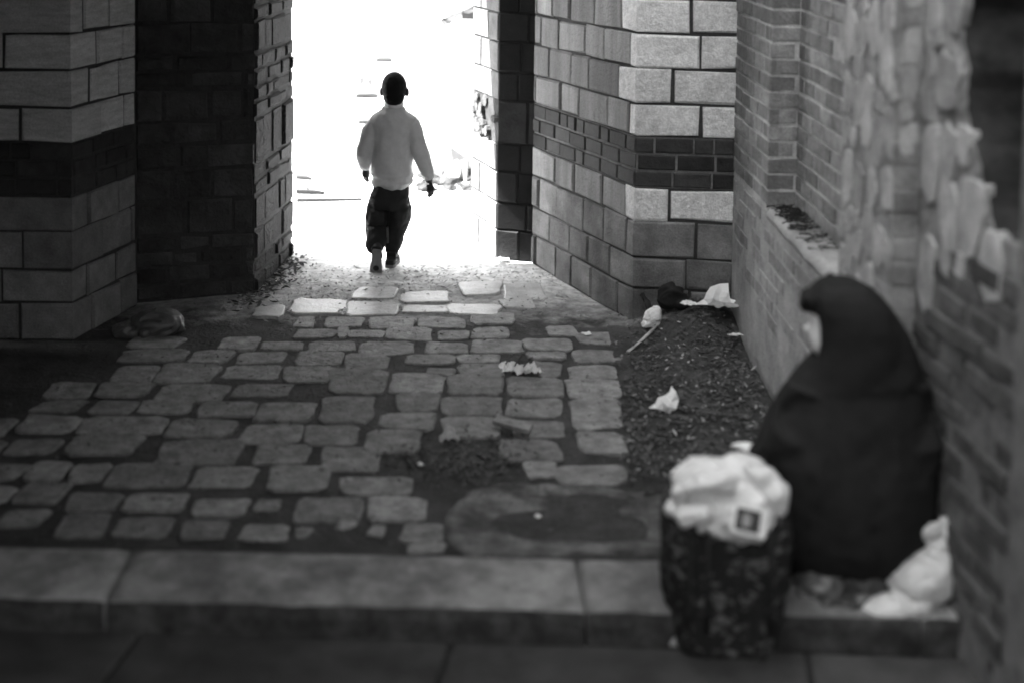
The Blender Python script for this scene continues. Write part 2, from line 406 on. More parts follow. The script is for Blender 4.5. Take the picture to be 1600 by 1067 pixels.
cob_c = [  # origin (450,220) scale 3.557: the flat worn stones nearest the gateway
 (20,332,888,976),(340,603,903,981),(640,882,928,962),(888,1180,920,976),(1190,1372,898,946),(955,1182,788,862),(1198,1423,798,892),
 (360,600,820,880),(620,900,850,905),(-190,-20,930,990)]
pc = Pieces(alley)
rnd = random.Random(3)
def cobble(x0, x1, y0, y1, h, m):
    sk = (x0 + x1) / 2
    s_ = (700 - sk) * 0.02
    j = lambda: rnd.uniform(-5.0, 5.0); jy = lambda: rnd.uniform(-2.4, 2.4)
    cs = [U(x0 - s_ + j(), y1 + jy()), U(x1 - s_ + j(), y1 + jy()), U(x1 + s_ + j(), y0 + jy()), U(x0 + s_ + j(), y0 + jy())]
    c = sum(cs, Vector((0, 0, 0))) / 4; z = gz(c.x, c.y)
    cs = [p + Vector((0, 0, z)) for p in cs]
    pc.add('cobblestone', stone_geo(c, None, None, Vector((0, 0, 1)), 1, 1, h, n=16, sq=0.17, irr=.03, rnd=rnd, corners=cs, dome=.3), m, False)
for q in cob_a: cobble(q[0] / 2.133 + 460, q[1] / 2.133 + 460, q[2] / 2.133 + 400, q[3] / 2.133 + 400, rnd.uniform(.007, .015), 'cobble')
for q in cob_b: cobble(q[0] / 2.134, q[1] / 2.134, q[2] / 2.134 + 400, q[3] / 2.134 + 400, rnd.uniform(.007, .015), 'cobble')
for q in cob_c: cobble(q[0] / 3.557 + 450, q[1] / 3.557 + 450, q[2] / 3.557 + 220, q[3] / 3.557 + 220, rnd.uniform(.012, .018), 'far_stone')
pc.finish()
# a broad worn slab sunk in the mud just inside the threshold
ol = [(735, 770), (790, 757), (880, 758), (960, 766), (1050, 772), (1075, 800), (1070, 866), (900, 872), (735, 872), (690, 840), (705, 800)]
rag = []
for (xa, ya), (xb, yb) in zip(ol, ol[1:] + ol[:1]):
    for t in (0, .25, .5, .75): rag.append(U(xa + (xb - xa) * t + random.uniform(-6, 6), ya + (yb - ya) * t + random.uniform(-3, 3)))
ol = rag
mb = MB(); n = len(ol); c = sum(ol, Vector((0, 0, 0))) / n
mb.add([p + Vector((0, 0, -.03)) for p in ol] + [p + Vector((0, 0, .005)) for p in ol] + [c.lerp(p, .93) + Vector((0, 0, .014)) for p in ol] + [c.lerp(p, .6) + Vector((0, 0, .003)) for p in ol],
       [(r * n + i, r * n + (i + 1) % n, (r + 1) * n + (i + 1) % n, (r + 1) * n + i) for r in range(3) for i in range(n)] + [tuple(3 * n + i for i in range(n))])
mb.obj('sunken_slab', 'patch', alley, True)

# threshold kerb and the street pavement in front of it
KH = 0.12
kerb = tag(bpy.data.objects.new('kerb', None), kind='structure'); link(kerb); kerb.location = (0, 4.75, 0)
kfar = [U(-400, 846, KH), U(206, 856, KH), U(900, 871, KH), U(1100, 874, KH), U(1420, 880, KH), U(1900, 888, KH)]
knear = [U(-400, 924, KH), U(165, 934, KH), U(916, 951, KH), U(1120, 955, KH), U(1440, 962, KH), U(1900, 970, KH)]
for i in range(5):
    if i == 2: continue
    a, b = (kfar[i], knear[i]); c_, d_ = (kfar[i + 1], knear[i + 1]) if i != 1 else (kfar[2], knear[2])
    if i == 3: a, b = kfar[2], knear[2]
    nx, ny = 26, 8; V = []; F = []
    for u in range(nx + 1):
        t = min(max(u / nx, .004), .996)
        far = a.lerp(c_, t); near = b.lerp(d_, t)
        for w in range(ny + 1):
            q = w / ny
            e = min(1, min(t, 1 - t) * (a - c_).length / .02); 
            fall = -.010 * max(0, (q - .86) / .14) ** 2 - .006 * max(0, (.06 - q) / .06) - .005 * (1 - e)
            wob = .004 * noise.noise(Vector((far.x * 6, q * 3, 1))) + .010 * noise.noise(Vector((far.x * 9, q * 4, 5))) * max(0, q - .55)
            p = far.lerp(near, q) + Vector((0, .008 * noise.noise(Vector((far.x * 5, 0, 2))) * (1 if q > .5 else .4), fall + wob)); V.append(p)
        p = near + Vector((0, -.006, -.05 + .012 * noise.noise(Vector((near.x * 8, 3, 3))))); V.append(p + Vector((0, .012 * noise.noise(Vector((near.x * 7, 8, 3))), 0)))
        V.append(near + Vector((0, .004, -.14))); V.append(far + Vector((0, 0, -.14)))
    k = ny + 4
    for u in range(nx):
        for w in range(k): F.append((u * k + w, u * k + (w + 1) % k, (u + 1) * k + (w + 1) % k, (u + 1) * k + w))
    F.append(tuple(range(k - 1, -1, -1))); F.append(tuple(nx * k + w for w in range(k)))
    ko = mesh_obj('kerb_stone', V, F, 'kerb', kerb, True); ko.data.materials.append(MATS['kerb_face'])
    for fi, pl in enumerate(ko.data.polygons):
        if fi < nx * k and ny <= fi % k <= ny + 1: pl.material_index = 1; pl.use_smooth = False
pave = tag(bpy.data.objects.new('street_pavement', None), kind='structure'); link(pave); pave.location = (0, 3.5, 0)
mb = MB(); mb.box((-6, -3, -.05), (6, 4.62, -.022)); mb.obj('bedding', 'dirt', pave)
back = [(-500, 952), (227, 977), (705, 1001), (1260, 1020), (1700, 1036)]; front = [(-750, 1230), (40, 1230), (630, 1230), (1300, 1230), (1850, 1230)]
for i in range(4):
    q = [U(front[i][0] + 5, front[i][1]), U(front[i + 1][0] - 5, front[i + 1][1]), U(back[i + 1][0] - 4, back[i + 1][1]), U(back[i][0] + 4, back[i][1])]
    t = [p + Vector((0, 0, random.uniform(-.004, .004))) for p in q]; c = sum(t, Vector()) / 4
    mb = MB(); mb.add([p - Vector((0, 0, .05)) for p in q] + [p - Vector((0, 0, .006)) for p in t] + [p.lerp(c, .012) for p in t],
                      [(0, 1, 5, 4), (1, 2, 6, 5), (2, 3, 7, 6), (3, 0, 4, 7), (4, 5, 9, 8), (5, 6, 10, 9), (6, 7, 11, 10), (7, 4, 8, 11), (8, 9, 10, 11)])
    mb.obj('paving_slab', 'slab', pave)
mb = MB()
for i in range(5): mb.box((-3.2 + i * 1.3, -2.4, -.05), (-1.93 + i * 1.3, 3.72, -.004))
mb.obj('paving_slab', 'slab', pave)

# unseen masses out of frame, added or raised to block and shape light
def bld(name, label, boxes, m='building_dark'):
    mb = MB()
    for a, b in boxes: mb.box(a, b)
    o = mb.obj(name, m); tag(o, label, 'building'); return o
CEIL = 2.4
bld('passage_building', 'tall building mass carried over the gateway passage', [((-7, 8.25, CEIL), (5.5, 9.75, 14))])
bld('opposite_building', 'dark building front across the street behind the viewer', [((-14, -9, -.05), (14, -8, 4.2)), ((-14, -3.2, -.05), (-0.25, -2.2, 7.5))])
bld('left_building', 'tall dark building along the left side of the alley', [((-4.6, 0.5, -.05), (-3.2, 7.4, 9.3)), ((-4.6, 7.401, 2.9), (-3.2, 8.24, 9.3))])
bld('right_building', 'upper storeys of the building above the patched brick wall', [((1.75, -2.4, 3.42), (4.5, 8.0, 8.5))])
bld('alley_canopy', 'unseen low cover added to shade the left side of the alley', [((-3.2, 1.6, 2.36), (-0.15, 8.2, 2.5))])

# ------------------------------------------------------------------ right pier
R0, R1 = v2(U(829, 412)), v2(U(987, 506))
WX = lambda y, off=0.0: 1.29 + .023 * (7.95 - y) + off
R2 = Vector((WX(7.97) + .02, R1.y - .06))
P = [R0, R1, R2]; S = path_len(P); sc_ = S[1]
rp = thing('block_pier', 'pale stone block pier with dark brick band, right of the gateway beside the litter heap', 'pier', (R1.x, R1.y, 0))
pc = Pieces(rp)
front = {0: .33, 1: .31, 2: .363, 3: .2, 5: .375, 6: .21, 7: .37, 8: .31, 9: .2, 10: .36, 11: .22}
side = {0: .2, 1: .3, 2: .1, 3: .12, 5: .09, 6: .22, 7: .08, 8: .2, 9: .1, 10: .22, 11: .1}
def rp_j(ci, S):
    js = [sc_ + front[ci]]
    a = sc_ - side[ci]; L = []
    while a > 0:
        L.append(a); a -= random.uniform(.25, .4)
    return sorted(L) + js
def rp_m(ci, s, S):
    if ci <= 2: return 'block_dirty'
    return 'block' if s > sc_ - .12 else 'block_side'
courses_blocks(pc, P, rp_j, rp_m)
pc.finish()
def offset_path(P, off):
    out = []
    for i, p in enumerate(P):
        ds = []
        if i > 0: ds.append((P[i] - P[i - 1]).normalized())
        if i < len(P) - 1: ds.append((P[i + 1] - P[i]).normalized())
        ns = [Vector((d.y, -d.x)) for d in ds]; n = sum(ns, Vector((0, 0)))
        if len(ns) == 2: n = n / max(.3, n.length_squared / 2)
        out.append(p + n * off)
    return out
O = offset_path(P, -.013)
mb = MB(); mb.prism([O[0], O[1], O[2], Vector((2.6, O[2].y)), Vector((2.6, 9.7)), Vector((O[0].x, 9.7))], -.05, BED[4]); mb.prism([O[0], O[1], O[2], Vector((2.6, O[2].y)), Vector((2.6, 9.7)), Vector((O[0].x, 9.7))], BED[5], CEIL + .3)
mb.obj('core', 'joint_dark', rp)
O = offset_path(P, -.016)
mb = MB(); mb.prism([O[0], O[1], O[2], Vector((2.6, O[2].y)), Vector((2.6, 9.7)), Vector((O[0].x, 9.7))], BED[4], BED[5]); mb.obj('band_mortar', 'joint_mid', rp)

# ------------------------------------------------------------------ right jamb of the gateway
D0, D1 = v2(U(735, 376)), v2(U(774, 405))
P = [D0, D1, Vector((R0.x + .02, R0.y + .03))]; S = path_len(P); sj = S[1]
rj = thing('gateway_jamb', 'stone block jamb right of the bright gateway, sunlit inside, dark in front', 'jamb', (D1.x, D1.y, 0))
pc = Pieces(rj)
def rj_j(ci, S):
    L = [sj - random.choice((.16, .3)), sj + random.choice((.14, .17, .30))]
    return sorted(x for x in L if x > 0)
pc2 = Pieces(rj)
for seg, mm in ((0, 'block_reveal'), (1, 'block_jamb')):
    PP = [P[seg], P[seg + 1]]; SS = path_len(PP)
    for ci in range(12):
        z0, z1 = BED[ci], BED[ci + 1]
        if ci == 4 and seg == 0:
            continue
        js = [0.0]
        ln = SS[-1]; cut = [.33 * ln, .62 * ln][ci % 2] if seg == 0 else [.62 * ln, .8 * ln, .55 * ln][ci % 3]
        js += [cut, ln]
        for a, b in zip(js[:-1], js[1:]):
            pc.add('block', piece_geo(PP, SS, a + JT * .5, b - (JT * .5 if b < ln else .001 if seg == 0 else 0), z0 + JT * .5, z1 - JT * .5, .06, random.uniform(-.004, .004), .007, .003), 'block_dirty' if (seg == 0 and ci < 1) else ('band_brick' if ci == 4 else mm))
PP = [P[0], P[1]]; SS = path_len(PP)
for k in range(22):
    s = random.uniform(.04, SS[-1] - .04); z = random.uniform(.84, 1.08)
    p, n_ = path_pt(PP, SS, s); d = (PP[1] - PP[0]).normalized()
    pc.add('stone', stone_geo(Vector((p.x, p.y, z)), Vector((d.x, d.y, 0)), Vector((0, 0, 1)), Vector((n_.x, n_.y, 0)), random.uniform(.03, .06), random.uniform(.02, .045), random.uniform(.0, .02), n=8, sq=.8, irr=.2), 'rubble_reveal')
pc.finish()
O = offset_path(P, -.012)
mb = MB(); mb.prism([O[0], O[1], O[2], Vector((2.4, O[2].y)), Vector((2.4, 10.3)), Vector((O[0].x + .1, 10.3))], -.05, CEIL + .3); mb.obj('core', 'cavity', rj)

# ------------------------------------------------------------------ left pier and left jamb
Lc = v2(U(115, 533)); Ll = v2(U(-260, 527)); Li = v2(U(214, 478))
P = [Ll, Lc, Li]; S = path_len(P); sl = S[1]
lp = thing('block_pier', 'shadowed stone block pier with dark brick band, left edge of the picture', 'pier', (Lc.x, Lc.y, 0))
pc = Pieces(lp)
lf = {0: .3, 1: .4, 2: .28, 3: .5, 5: .28, 6: .55, 7: .37, 8: .45, 9: .22, 10: .4, 11: .3}
ls = {0: .2, 1: .15, 2: .33, 3: .17, 5: .32, 6: .2, 7: .28, 8: .14, 9: .3, 10: .2, 11: .3}
def lp_j(ci, S):
    L = []; a = sl - lf[ci]
    while a > 0: L.append(a); a -= random.uniform(.36, .46)
    L = sorted(L); b = sl + ls[ci]
    while b < S[-1]: L.append(b); b += random.uniform(.26, .36)
    return L
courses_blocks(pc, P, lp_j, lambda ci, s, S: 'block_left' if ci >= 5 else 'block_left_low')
pc.finish()
O = offset_path(P, -.013)
mb = MB(); mb.prism([O[0], O[1], O[2], Vector((O[2].x, 9.7)), Vector((O[0].x, 9.7))], -.05, CEIL + .3); mb.obj('core', 'joint_dark', lp)

J1, J2 = v2(U(400, 459)), v2(U(458, 400))
lj = thing('gateway_jamb', 'dark rough stone jamb left of the bright gateway', 'jamb', (J1.x, J1.y, 0))
P = [Li + Vector((-.02, .05)), J1, J2]; S = path_len(P)
pc = Pieces(lj)
rr = random.Random(11)
z = 0.0
for z0, z1 in [(BED[i], BED[i + 1]) for i in range(12)]:
    for seg in (0, 1):
        PP = [P[seg], P[seg + 1]]; SS = path_len(PP); a = 0.0
        nsub = 2 if rr.random() < .6 else 1
        for k in range(nsub):
            zz0 = z0 + (z1 - z0) * k / nsub; zz1 = z0 + (z1 - z0) * (k + 1) / nsub; a = 0
            while a < SS[-1] - .02:
                b = min(SS[-1], a + rr.uniform(.14, .34))
                if SS[-1] - b < .06: b = SS[-1]
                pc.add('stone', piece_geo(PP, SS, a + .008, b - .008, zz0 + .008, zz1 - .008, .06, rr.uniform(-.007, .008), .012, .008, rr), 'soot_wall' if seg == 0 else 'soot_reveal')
                a = b
pc.finish()
O = offset_path(P, -.012)
mb = MB(); mb.prism([O[0], O[1], O[2], Vector((-3.4, O[2].y)), Vector((-3.4, O[0].y))], -.05, CEIL + .3); mb.obj('core', 'joint_dark', lj)

# ------------------------------------------------------------------ right brick wall with niche and rubble
bwall = thing('brick_wall', 'long patched brick and rubble wall behind the seated person', 'wall', (1.3, 6.0, 0))
pc = Pieces(bwall)
LEDGE = 0.92
DO = .15
def seg_pts(y0, off0, y1, off1): return [Vector((WX(y0, off0), y0)), Vector((WX(y1, off1), y1))]
def bricks(PP, z0, z1, ch, m, depth=.05, proud=(-.003, .004), bl=.215, jt=.012, keep=None, nm='brick', jit=.002, bev=.004):
    SS = path_len(PP); nc = int(round((z1 - z0) / ch)); ch = (z1 - z0) / nc
    for c in range(nc):
        a = -bl / 2 * (c % 2) - random.uniform(0, .03)
        while a < SS[-1] - .01:
            b = a + bl + jt; lo, hi = max(0, a), min(SS[-1], b - jt)
            if hi - lo > .03:
                p, n_ = path_pt(PP, SS, (lo + hi) / 2); zc = z0 + (c + .5) * ch
                if keep is None or keep(p, zc):
                    pc.add(nm, piece_geo(PP, SS, lo, hi, z0 + c * ch + jt / 2, z0 + (c + 1) * ch - jt / 2, depth, random.uniform(*proud), bev, jit), m)
            a = b
NF, NN, DE, EE = 6.93, 5.55, 4.82, 3.90
TOPZ = 2.35
bricks(seg_pts(7.985, 0, DE, 0), 0.32, LEDGE - .03, .082, 'wall_brick_smear', proud=(-.006, .000))
bricks(seg_pts(7.985, 0, NF, 0), LEDGE, TOPZ, .082, 'wall_brick')
bricks([Vector((WX(NF, 0), NF)), Vector((WX(NF, .145), NF))], LEDGE, TOPZ, .082, 'wall_brick', bl=.3)
bricks(seg_pts(NF, .145, NN - .1, .145), LEDGE, TOPZ, .082, 'wall_brick')
def hole(p, z):      # broken-out part of the near wall
    return p.y < 4.56 - .30 * max(0, 1.85 - z) / .45 and z > 1.34
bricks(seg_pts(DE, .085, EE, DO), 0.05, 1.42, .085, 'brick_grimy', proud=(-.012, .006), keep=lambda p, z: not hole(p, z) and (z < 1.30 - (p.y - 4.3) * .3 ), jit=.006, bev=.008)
bricks([Vector((WX(DE, 0), DE)), Vector((WX(DE, .085), DE))], LEDGE, 1.62, .09, 'wall_brick', bl=.3)
rs = random.Random(5)
def rubble(PP, z0, z1, keep=None, sz=(.03, .09), hz=(.03, .12), m='rubble_stone', tries=2600):
    SS = path_len(PP); d = (PP[1] - PP[0]).normalized(); n_ = Vector((d.y, -d.x)); done = []
    for t in range(tries):
        k = 1 - t / tries
        a = sz[0] + (sz[1] - sz[0]) * k * rs.uniform(.5, 1); b = hz[0] + (hz[1] - hz[0]) * k * rs.uniform(.4, 1)
        if a * 2 > SS[-1]: a = SS[-1] * .42
        s_ = rs.uniform(a, SS[-1] - a); zc = rs.uniform(z0, z1)
        if any(abs(s_ - q[0]) < (a + q[2]) * .97 and abs(zc - q[1]) < (b + q[3]) * .97 for q in done): continue
        p = PP[0] + d * s_
        if keep is not None and not keep(p, zc): continue
        done.append((s_, zc, a, b)); tl = rs.uniform(-.25, .25)
        ux_ = Vector((d.x, d.y, 0)); uz = Vector((0, 0, 1)); x_ = ux_ * math.cos(tl) + uz * math.sin(tl); z_ = uz * math.cos(tl) - ux_ * math.sin(tl)
        pc.add('stone', stone_geo(Vector((p.x, p.y, zc)), x_, z_, Vector((n_.x, n_.y, 0)), a, b, rs.uniform(.0008, .003), n=11, sq=rs.uniform(.25, .45), irr=.18, rnd=rs, dome=.3), m, False)
rubble(seg_pts(NN, 0, DE, 0), LEDGE - .05, TOPZ)
rubble(seg_pts(DE, .085, EE, DO), 1.12, TOPZ, keep=lambda p, z: not hole(p, z) and not (z < 1.30 - (p.y - 4.3) * .3), sz=(.03, .1), hz=(.04, .15))
rubble([Vector((WX(DE, 0), DE)), Vector((WX(DE, .085), DE))], 1.62, TOPZ, sz=(.02, .036), hz=(.03, .07), tries=200)
pc.finish()
XB = 2.6
def wall_prism(y0, y1, off, z0, z1, name, m):      # y0 > y1
    o0, o1 = off if isinstance(off, tuple) else (off, off)
    mb = MB(); mb.prism([Vector((WX(y1, o1), y1)), Vector((XB, y1)), Vector((XB, y0)), Vector((WX(y0, o0), y0))], z0, z1); return mb.obj(name, m, bwall)
E = .004
wall_prism(8.1, DE, E, -.05, LEDGE - .03, 'lower_wall', 'render_smear')
wall_prism(8.1, NF + E, E, LEDGE - .03, 3.4, 'mortar_bed', 'joint_light')
wall_prism(NF + E, NN - E, .145 + E, LEDGE - .03, 3.4, 'mortar_bed', 'joint_light')
wall_prism(NN - E, DE + E, E, LEDGE - .03, 3.4, 'mortar_bed', 'rubble_mortar')
wall_prism(DE - .001, 4.60, (.092, .110), 1.2, 3.4, 'mortar_bed', 'rubble_mortar')
wall_prism(DE - .001, 4.60, (.092, .110), -.05, 1.2, 'mortar_bed', 'joint_mid')  # darker mortar low on the near wall, shade put into its colour
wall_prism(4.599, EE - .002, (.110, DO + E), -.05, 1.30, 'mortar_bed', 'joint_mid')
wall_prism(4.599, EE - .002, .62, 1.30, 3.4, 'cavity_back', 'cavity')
# crumbling, eroded masonry: a height field with a ragged hollow broken into it
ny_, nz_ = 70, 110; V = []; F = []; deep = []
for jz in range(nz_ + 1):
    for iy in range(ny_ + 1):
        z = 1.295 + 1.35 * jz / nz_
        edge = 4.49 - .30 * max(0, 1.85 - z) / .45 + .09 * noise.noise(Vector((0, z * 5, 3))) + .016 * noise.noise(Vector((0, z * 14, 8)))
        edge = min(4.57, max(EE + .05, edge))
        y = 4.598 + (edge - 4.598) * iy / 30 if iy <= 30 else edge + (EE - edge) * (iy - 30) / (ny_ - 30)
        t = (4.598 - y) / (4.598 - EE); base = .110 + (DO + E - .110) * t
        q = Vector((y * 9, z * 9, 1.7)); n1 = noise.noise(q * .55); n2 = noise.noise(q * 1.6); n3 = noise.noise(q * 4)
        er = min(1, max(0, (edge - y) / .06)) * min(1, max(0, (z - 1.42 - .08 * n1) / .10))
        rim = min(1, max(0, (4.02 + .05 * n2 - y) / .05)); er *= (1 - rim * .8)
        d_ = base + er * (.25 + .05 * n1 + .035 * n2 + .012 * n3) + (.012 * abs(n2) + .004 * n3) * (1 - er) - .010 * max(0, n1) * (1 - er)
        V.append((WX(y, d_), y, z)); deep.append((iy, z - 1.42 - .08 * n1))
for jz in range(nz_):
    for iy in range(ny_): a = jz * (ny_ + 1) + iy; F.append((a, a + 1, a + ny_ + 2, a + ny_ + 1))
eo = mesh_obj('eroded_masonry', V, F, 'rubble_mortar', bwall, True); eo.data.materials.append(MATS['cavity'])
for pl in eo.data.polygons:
    if min(deep[v][0] for v in pl.vertices) >= 30 and min(deep[v][1] for v in pl.vertices) > .0: pl.material_index = 1  # inner faces of the hollow painted dark, standing in for its shade
wall_prism(EE - .004, -2.4, .085, -.05, 3.4, 'rendered_pilaster', 'joint_mid')  # darker mortar tone here too, painting in the shade
# sill of the niche
nx, ny = 30, 6; V = []; F = []
for i in range(nx + 1):
    y = NF - .002 - (NF - NN - .004) * i / nx
    for j in range(ny + 1):
        q = j / ny; o = -.004 + .148 * q
        zz = LEDGE + .012 * noise.noise(Vector((y * 7, q * 2, 0))) - (.035 * (1 + noise.noise(Vector((y * 5, 7, 0)))) if j == 0 else 0)
        V.append((WX(y, o), y, zz))
    V.append((WX(y, .15), y, LEDGE - .06)); V.append((WX(y, .0), y, LEDGE - .06))
k = ny + 3
for i in range(nx):
    for j in range(k): F.append((i * k + j, i * k + (j + 1) % k, (i + 1) * k + (j + 1) % k, (i + 1) * k + j))
mesh_obj('niche_sill', V, F, 'render_smear', bwall, True)

# ------------------------------------------------------------------ courtyard beyond
YW = 12.7
yw = thing('courtyard_wall', 'white courtyard wall in full sunlight beyond the gateway', 'wall', (-1, YW, 0))
mb = MB(); mb.box((-8, YW, -.05), (8, YW + .4, 2.3)); mb.obj('wall_face', 'yard_wall', yw)
a = AT(553, 150, YW - .25)
mb = MB(); mb.box((a.x, YW - .25, -.05), (a.x + 1.6, YW - .004, 2.3)); mb.obj('pilaster', 'yard_wall', yw)
for (x0, x1, y0, y1) in ((556, 590, 150, 153), (560, 583, 191, 194), (588, 612, 94, 97)):
    p, q = AT(x0, y1, YW - .28), AT(x1, y0, YW - .28); mb = MB(); mb.box((p.x, YW - .30, p.z), (q.x, YW - .252, q.z)); mb.obj('ledge', 'yard_dark', yw)
for (x, y) in ((565, 128), (578, 131)):
    p = AT(x, y, YW - .28); mb = MB(); mb.box((p.x - .012, YW - .29, p.z - .03), (p.x + .012, YW - .252, p.z + .03)); mb.obj('bracket', 'pipe', yw)
mb = MB(); mb.box((-7.9, YW - .03, -.05), (a.x - .004, YW - .004, .012)); mb.obj('skirting', 'yard_debris', yw)
# drainpipe stub
p, q = AT(696, 32, 10.9), AT(760, 2, 10.6)
def frame_of(d):
    d = d.normalized(); up = Vector((0, 0, 1)) if abs(d.z) < .9 else Vector((0, 1, 0))
    x = d.cross(up).normalized(); return x, x.cross(d).normalized()
def tube_geo(pts, rad, n=12):
    """closed tube through pts; rad = radius or (rx, ry) for each point"""
    V = []; F = []; m = len(pts); pts = [Vector(p) for p in pts]
    x0 = None
    for i, p in enumerate(pts):
        d = (pts[min(i + 1, m - 1)] - pts[max(i - 1, 0)])
        x, y = frame_of(d)
        if x0 is not None:
            y = d.normalized().cross(x0); 
            if y.length > 1e-4: y.normalize(); x = y.cross(d.normalized()); x = x if x.dot(x0) > 0 else -x; y = d.normalized().cross(x); y.normalize()
        x0 = x
        r = rad[i] if isinstance(rad[i], tuple) else (rad[i], rad[i])
        for k in range(n):
            t = 2 * math.pi * k / n; V.append(p + x * (math.cos(t) * r[0]) + y * (math.sin(t) * r[1]))
    for i in range(m - 1):
        for k in range(n): F.append((i * n + k, i * n + (k + 1) % n, (i + 1) * n + (k + 1) % n, (i + 1) * n + k))
    F.append(tuple(range(n - 1, -1, -1))); F.append(tuple((m - 1) * n + k for k in range(n)))
    return V, F
def slices_geo(sl, n=20):
    """stack of horizontal ellipses (cx, cy, z, rx, ry)"""
    V = []; F = []; m = len(sl)
    for (cx, cy, z, rx, ry) in sl:
        for k in range(n):
            t = 2 * math.pi * k / n; V.append(Vector((cx + rx * math.cos(t), cy + ry * math.sin(t), z)))
    for i in range(m - 1):
        for k in range(n): F.append((i * n + k, i * n + (k + 1) % n, (i + 1) * n + (k + 1) % n, (i + 1) * n + k))
    F.append(tuple(range(n - 1, -1, -1))); F.append(tuple((m - 1) * n + k for k in range(n)))
    return V, F
def ball_geo(c, r, n=14, rows=9, rot=None):
    V = []; F = []; c = Vector(c); r = Vector((r, r, r)) if isinstance(r, (int, float)) else Vector(r)
    for i in range(rows + 1):
        a = math.pi * (i + .02) / (rows + .04)
        for k in range(n):
            t = 2 * math.pi * k / n
            v = Vector((r.x * math.sin(a) * math.cos(t), r.y * math.sin(a) * math.sin(t), r.z * math.cos(a)))
            V.append(c + (rot @ v if rot else v))
    for i in range(rows):
        for k in range(n): F.append((i * n + (k + 1) % n, i * n + k, (i + 1) * n + k, (i + 1) * n + (k + 1) % n))
    F.append(tuple(range(n))); F.append(tuple(rows * n + k for k in range(n - 1, -1, -1)))
    return V, F
def fused(name, mb, m, parent, voxel=.008, smooth=6, disp=None, origin=None):
    """fuses overlapping closed shapes into one continuous surface"""
    me = bpy.data.meshes.new(name); me.from_pydata([tuple(v) for v in mb.v], [], mb.f); me.update()
    t = bpy.data.objects.new(name + '_tmp', me); col.objects.link(t)
    md = t.modifiers.new('r', 'REMESH'); md.mode = 'VOXEL'; md.voxel_size = voxel
    ms = t.modifiers.new('s', 'SMOOTH'); ms.iterations = smooth; ms.factor = .5
    dg = bpy.context.evaluated_depsgraph_get(); ev = t.evaluated_get(dg); em = ev.to_mesh()
    V = [v.co.copy() for v in em.vertices]; N = [v.normal.copy() for v in em.vertices]; F = [tuple(p.vertices) for p in em.polygons]
    ev.to_mesh_clear(); bpy.data.objects.remove(t); bpy.data.meshes.remove(me)
    if disp: V = [v + n * disp(v, n) for v, n in zip(V, N)]
    return mesh_obj(name, V, F, m, parent, True, origin)

# drainpipe stub on the sunny side
pp = thing('drainpipe', 'grey pipe slanting out above the courtyard at the top right of the gateway', 'pipe', tuple(q))
mb = MB(); mb.add(*tube_geo([p, p.lerp(q, .5), q], [.036, .036, .036], 12)); mb.obj('pipe_body', 'pipe', pp, True)
mb = MB(); mb.add(*tube_geo([p - (q - p).normalized() * .01, p + (q - p).normalized() * .03], [.042, .042], 12)); mb.obj('rim', 'pipe', pp, True)
b0 = AT(728, 20, 10.75); mb = MB(); mb.box((b0.x - .03, 10.72, b0.z - .05), (b0.x + .06, 10.8, b0.z + .02)); mb.obj('bracket', 'pipe', pp)

# rubble and boards lying in the courtyard
def board(name, label, quad, th, m='yard_debris', cat='board'):
    n_ = (quad[1] - quad[0]).cross(quad[3] - quad[0]).normalized() * th
    mb = MB(); mb.add([v for v in quad] + [v + n_ for v in quad], [(3, 2, 1, 0), (4, 5, 6, 7), (0, 1, 5, 4), (1, 2, 6, 5), (2, 3, 7, 6), (3, 0, 4, 7)])
    return tag(mb.obj(name, m), label, cat)
g = lambda x, y, h=0.: U(x, y, h)
c0 = g(712, 283); 
board('leaning_panel', 'grey panel leaning against the courtyard rubble right of the child', [g(716, 281), g(731, 285), g(731, 285) + Vector((.0, .16, .17)), g(716, 281) + Vector((-.07, .2, .25))], .02, 'pipe', 'panel')
board('white_board', 'white triangular board lying in front of the leaning grey panel', [g(688, 285), g(716, 287), g(714, 283) + Vector((0, .1, .16)), g(704, 284) + Vector((0, .1, .14))], .015, 'paper')
board('long_plank', 'thin plank lying flat across the courtyard left of the child', [g(463, 317), g(566, 316), g(566, 314.5), g(463, 315)], .03, 'wood', 'plank')
board('short_plank', 'short plank end at the left edge of the gateway in the courtyard', [g(462, 303), g(508, 305), g(490, 301), g(462, 300)], .03, 'wood', 'plank')
board('broken_plank', 'broken dark plank on the courtyard ground nearest the white wall', [g(462, 281), g(488, 283), g(480, 279), g(462, 278)], .03, 'wood', 'plank')
board('post_stub', 'small upright stub standing on the courtyard ground at left', [g(479, 300), g(484, 300), g(484, 300) + Vector((0, 0, .07)), g(479, 300) + Vector((0, 0, .07))], .03, 'yard_debris', 'post')
board('thin_plank', 'thin dark strip of wood on the ground beside the child\'s right hand', [g(682, 291), g(704, 289), g(704, 288), g(682, 290)], .02, 'wood', 'plank')
mb = MB(); rc = random.Random(4)
for k in range(60):
    px = rc.uniform(655, 742); py = rc.uniform(255, 300); p = U(px, py)
    s_ = rc.uniform(.015, .06)
    V, F = ball_geo(p + Vector((0, 0, s_ * .3)), (s_ * 1.6, s_ * 1.2, s_ * .6), 7, 4, Matrix.Rotation(rc.uniform(0, 3), 3, 'Z')); mb.add([v + Vector((rc.uniform(-.3, .3), rc.uniform(-.3, .3), rc.uniform(-.2, .2))) * s_ for v in V], F)
tag(mb.obj('rubble', 'yard_dark'), 'scattered rubble and scraps on the sunlit courtyard ground', 'rubble', kind='stuff')

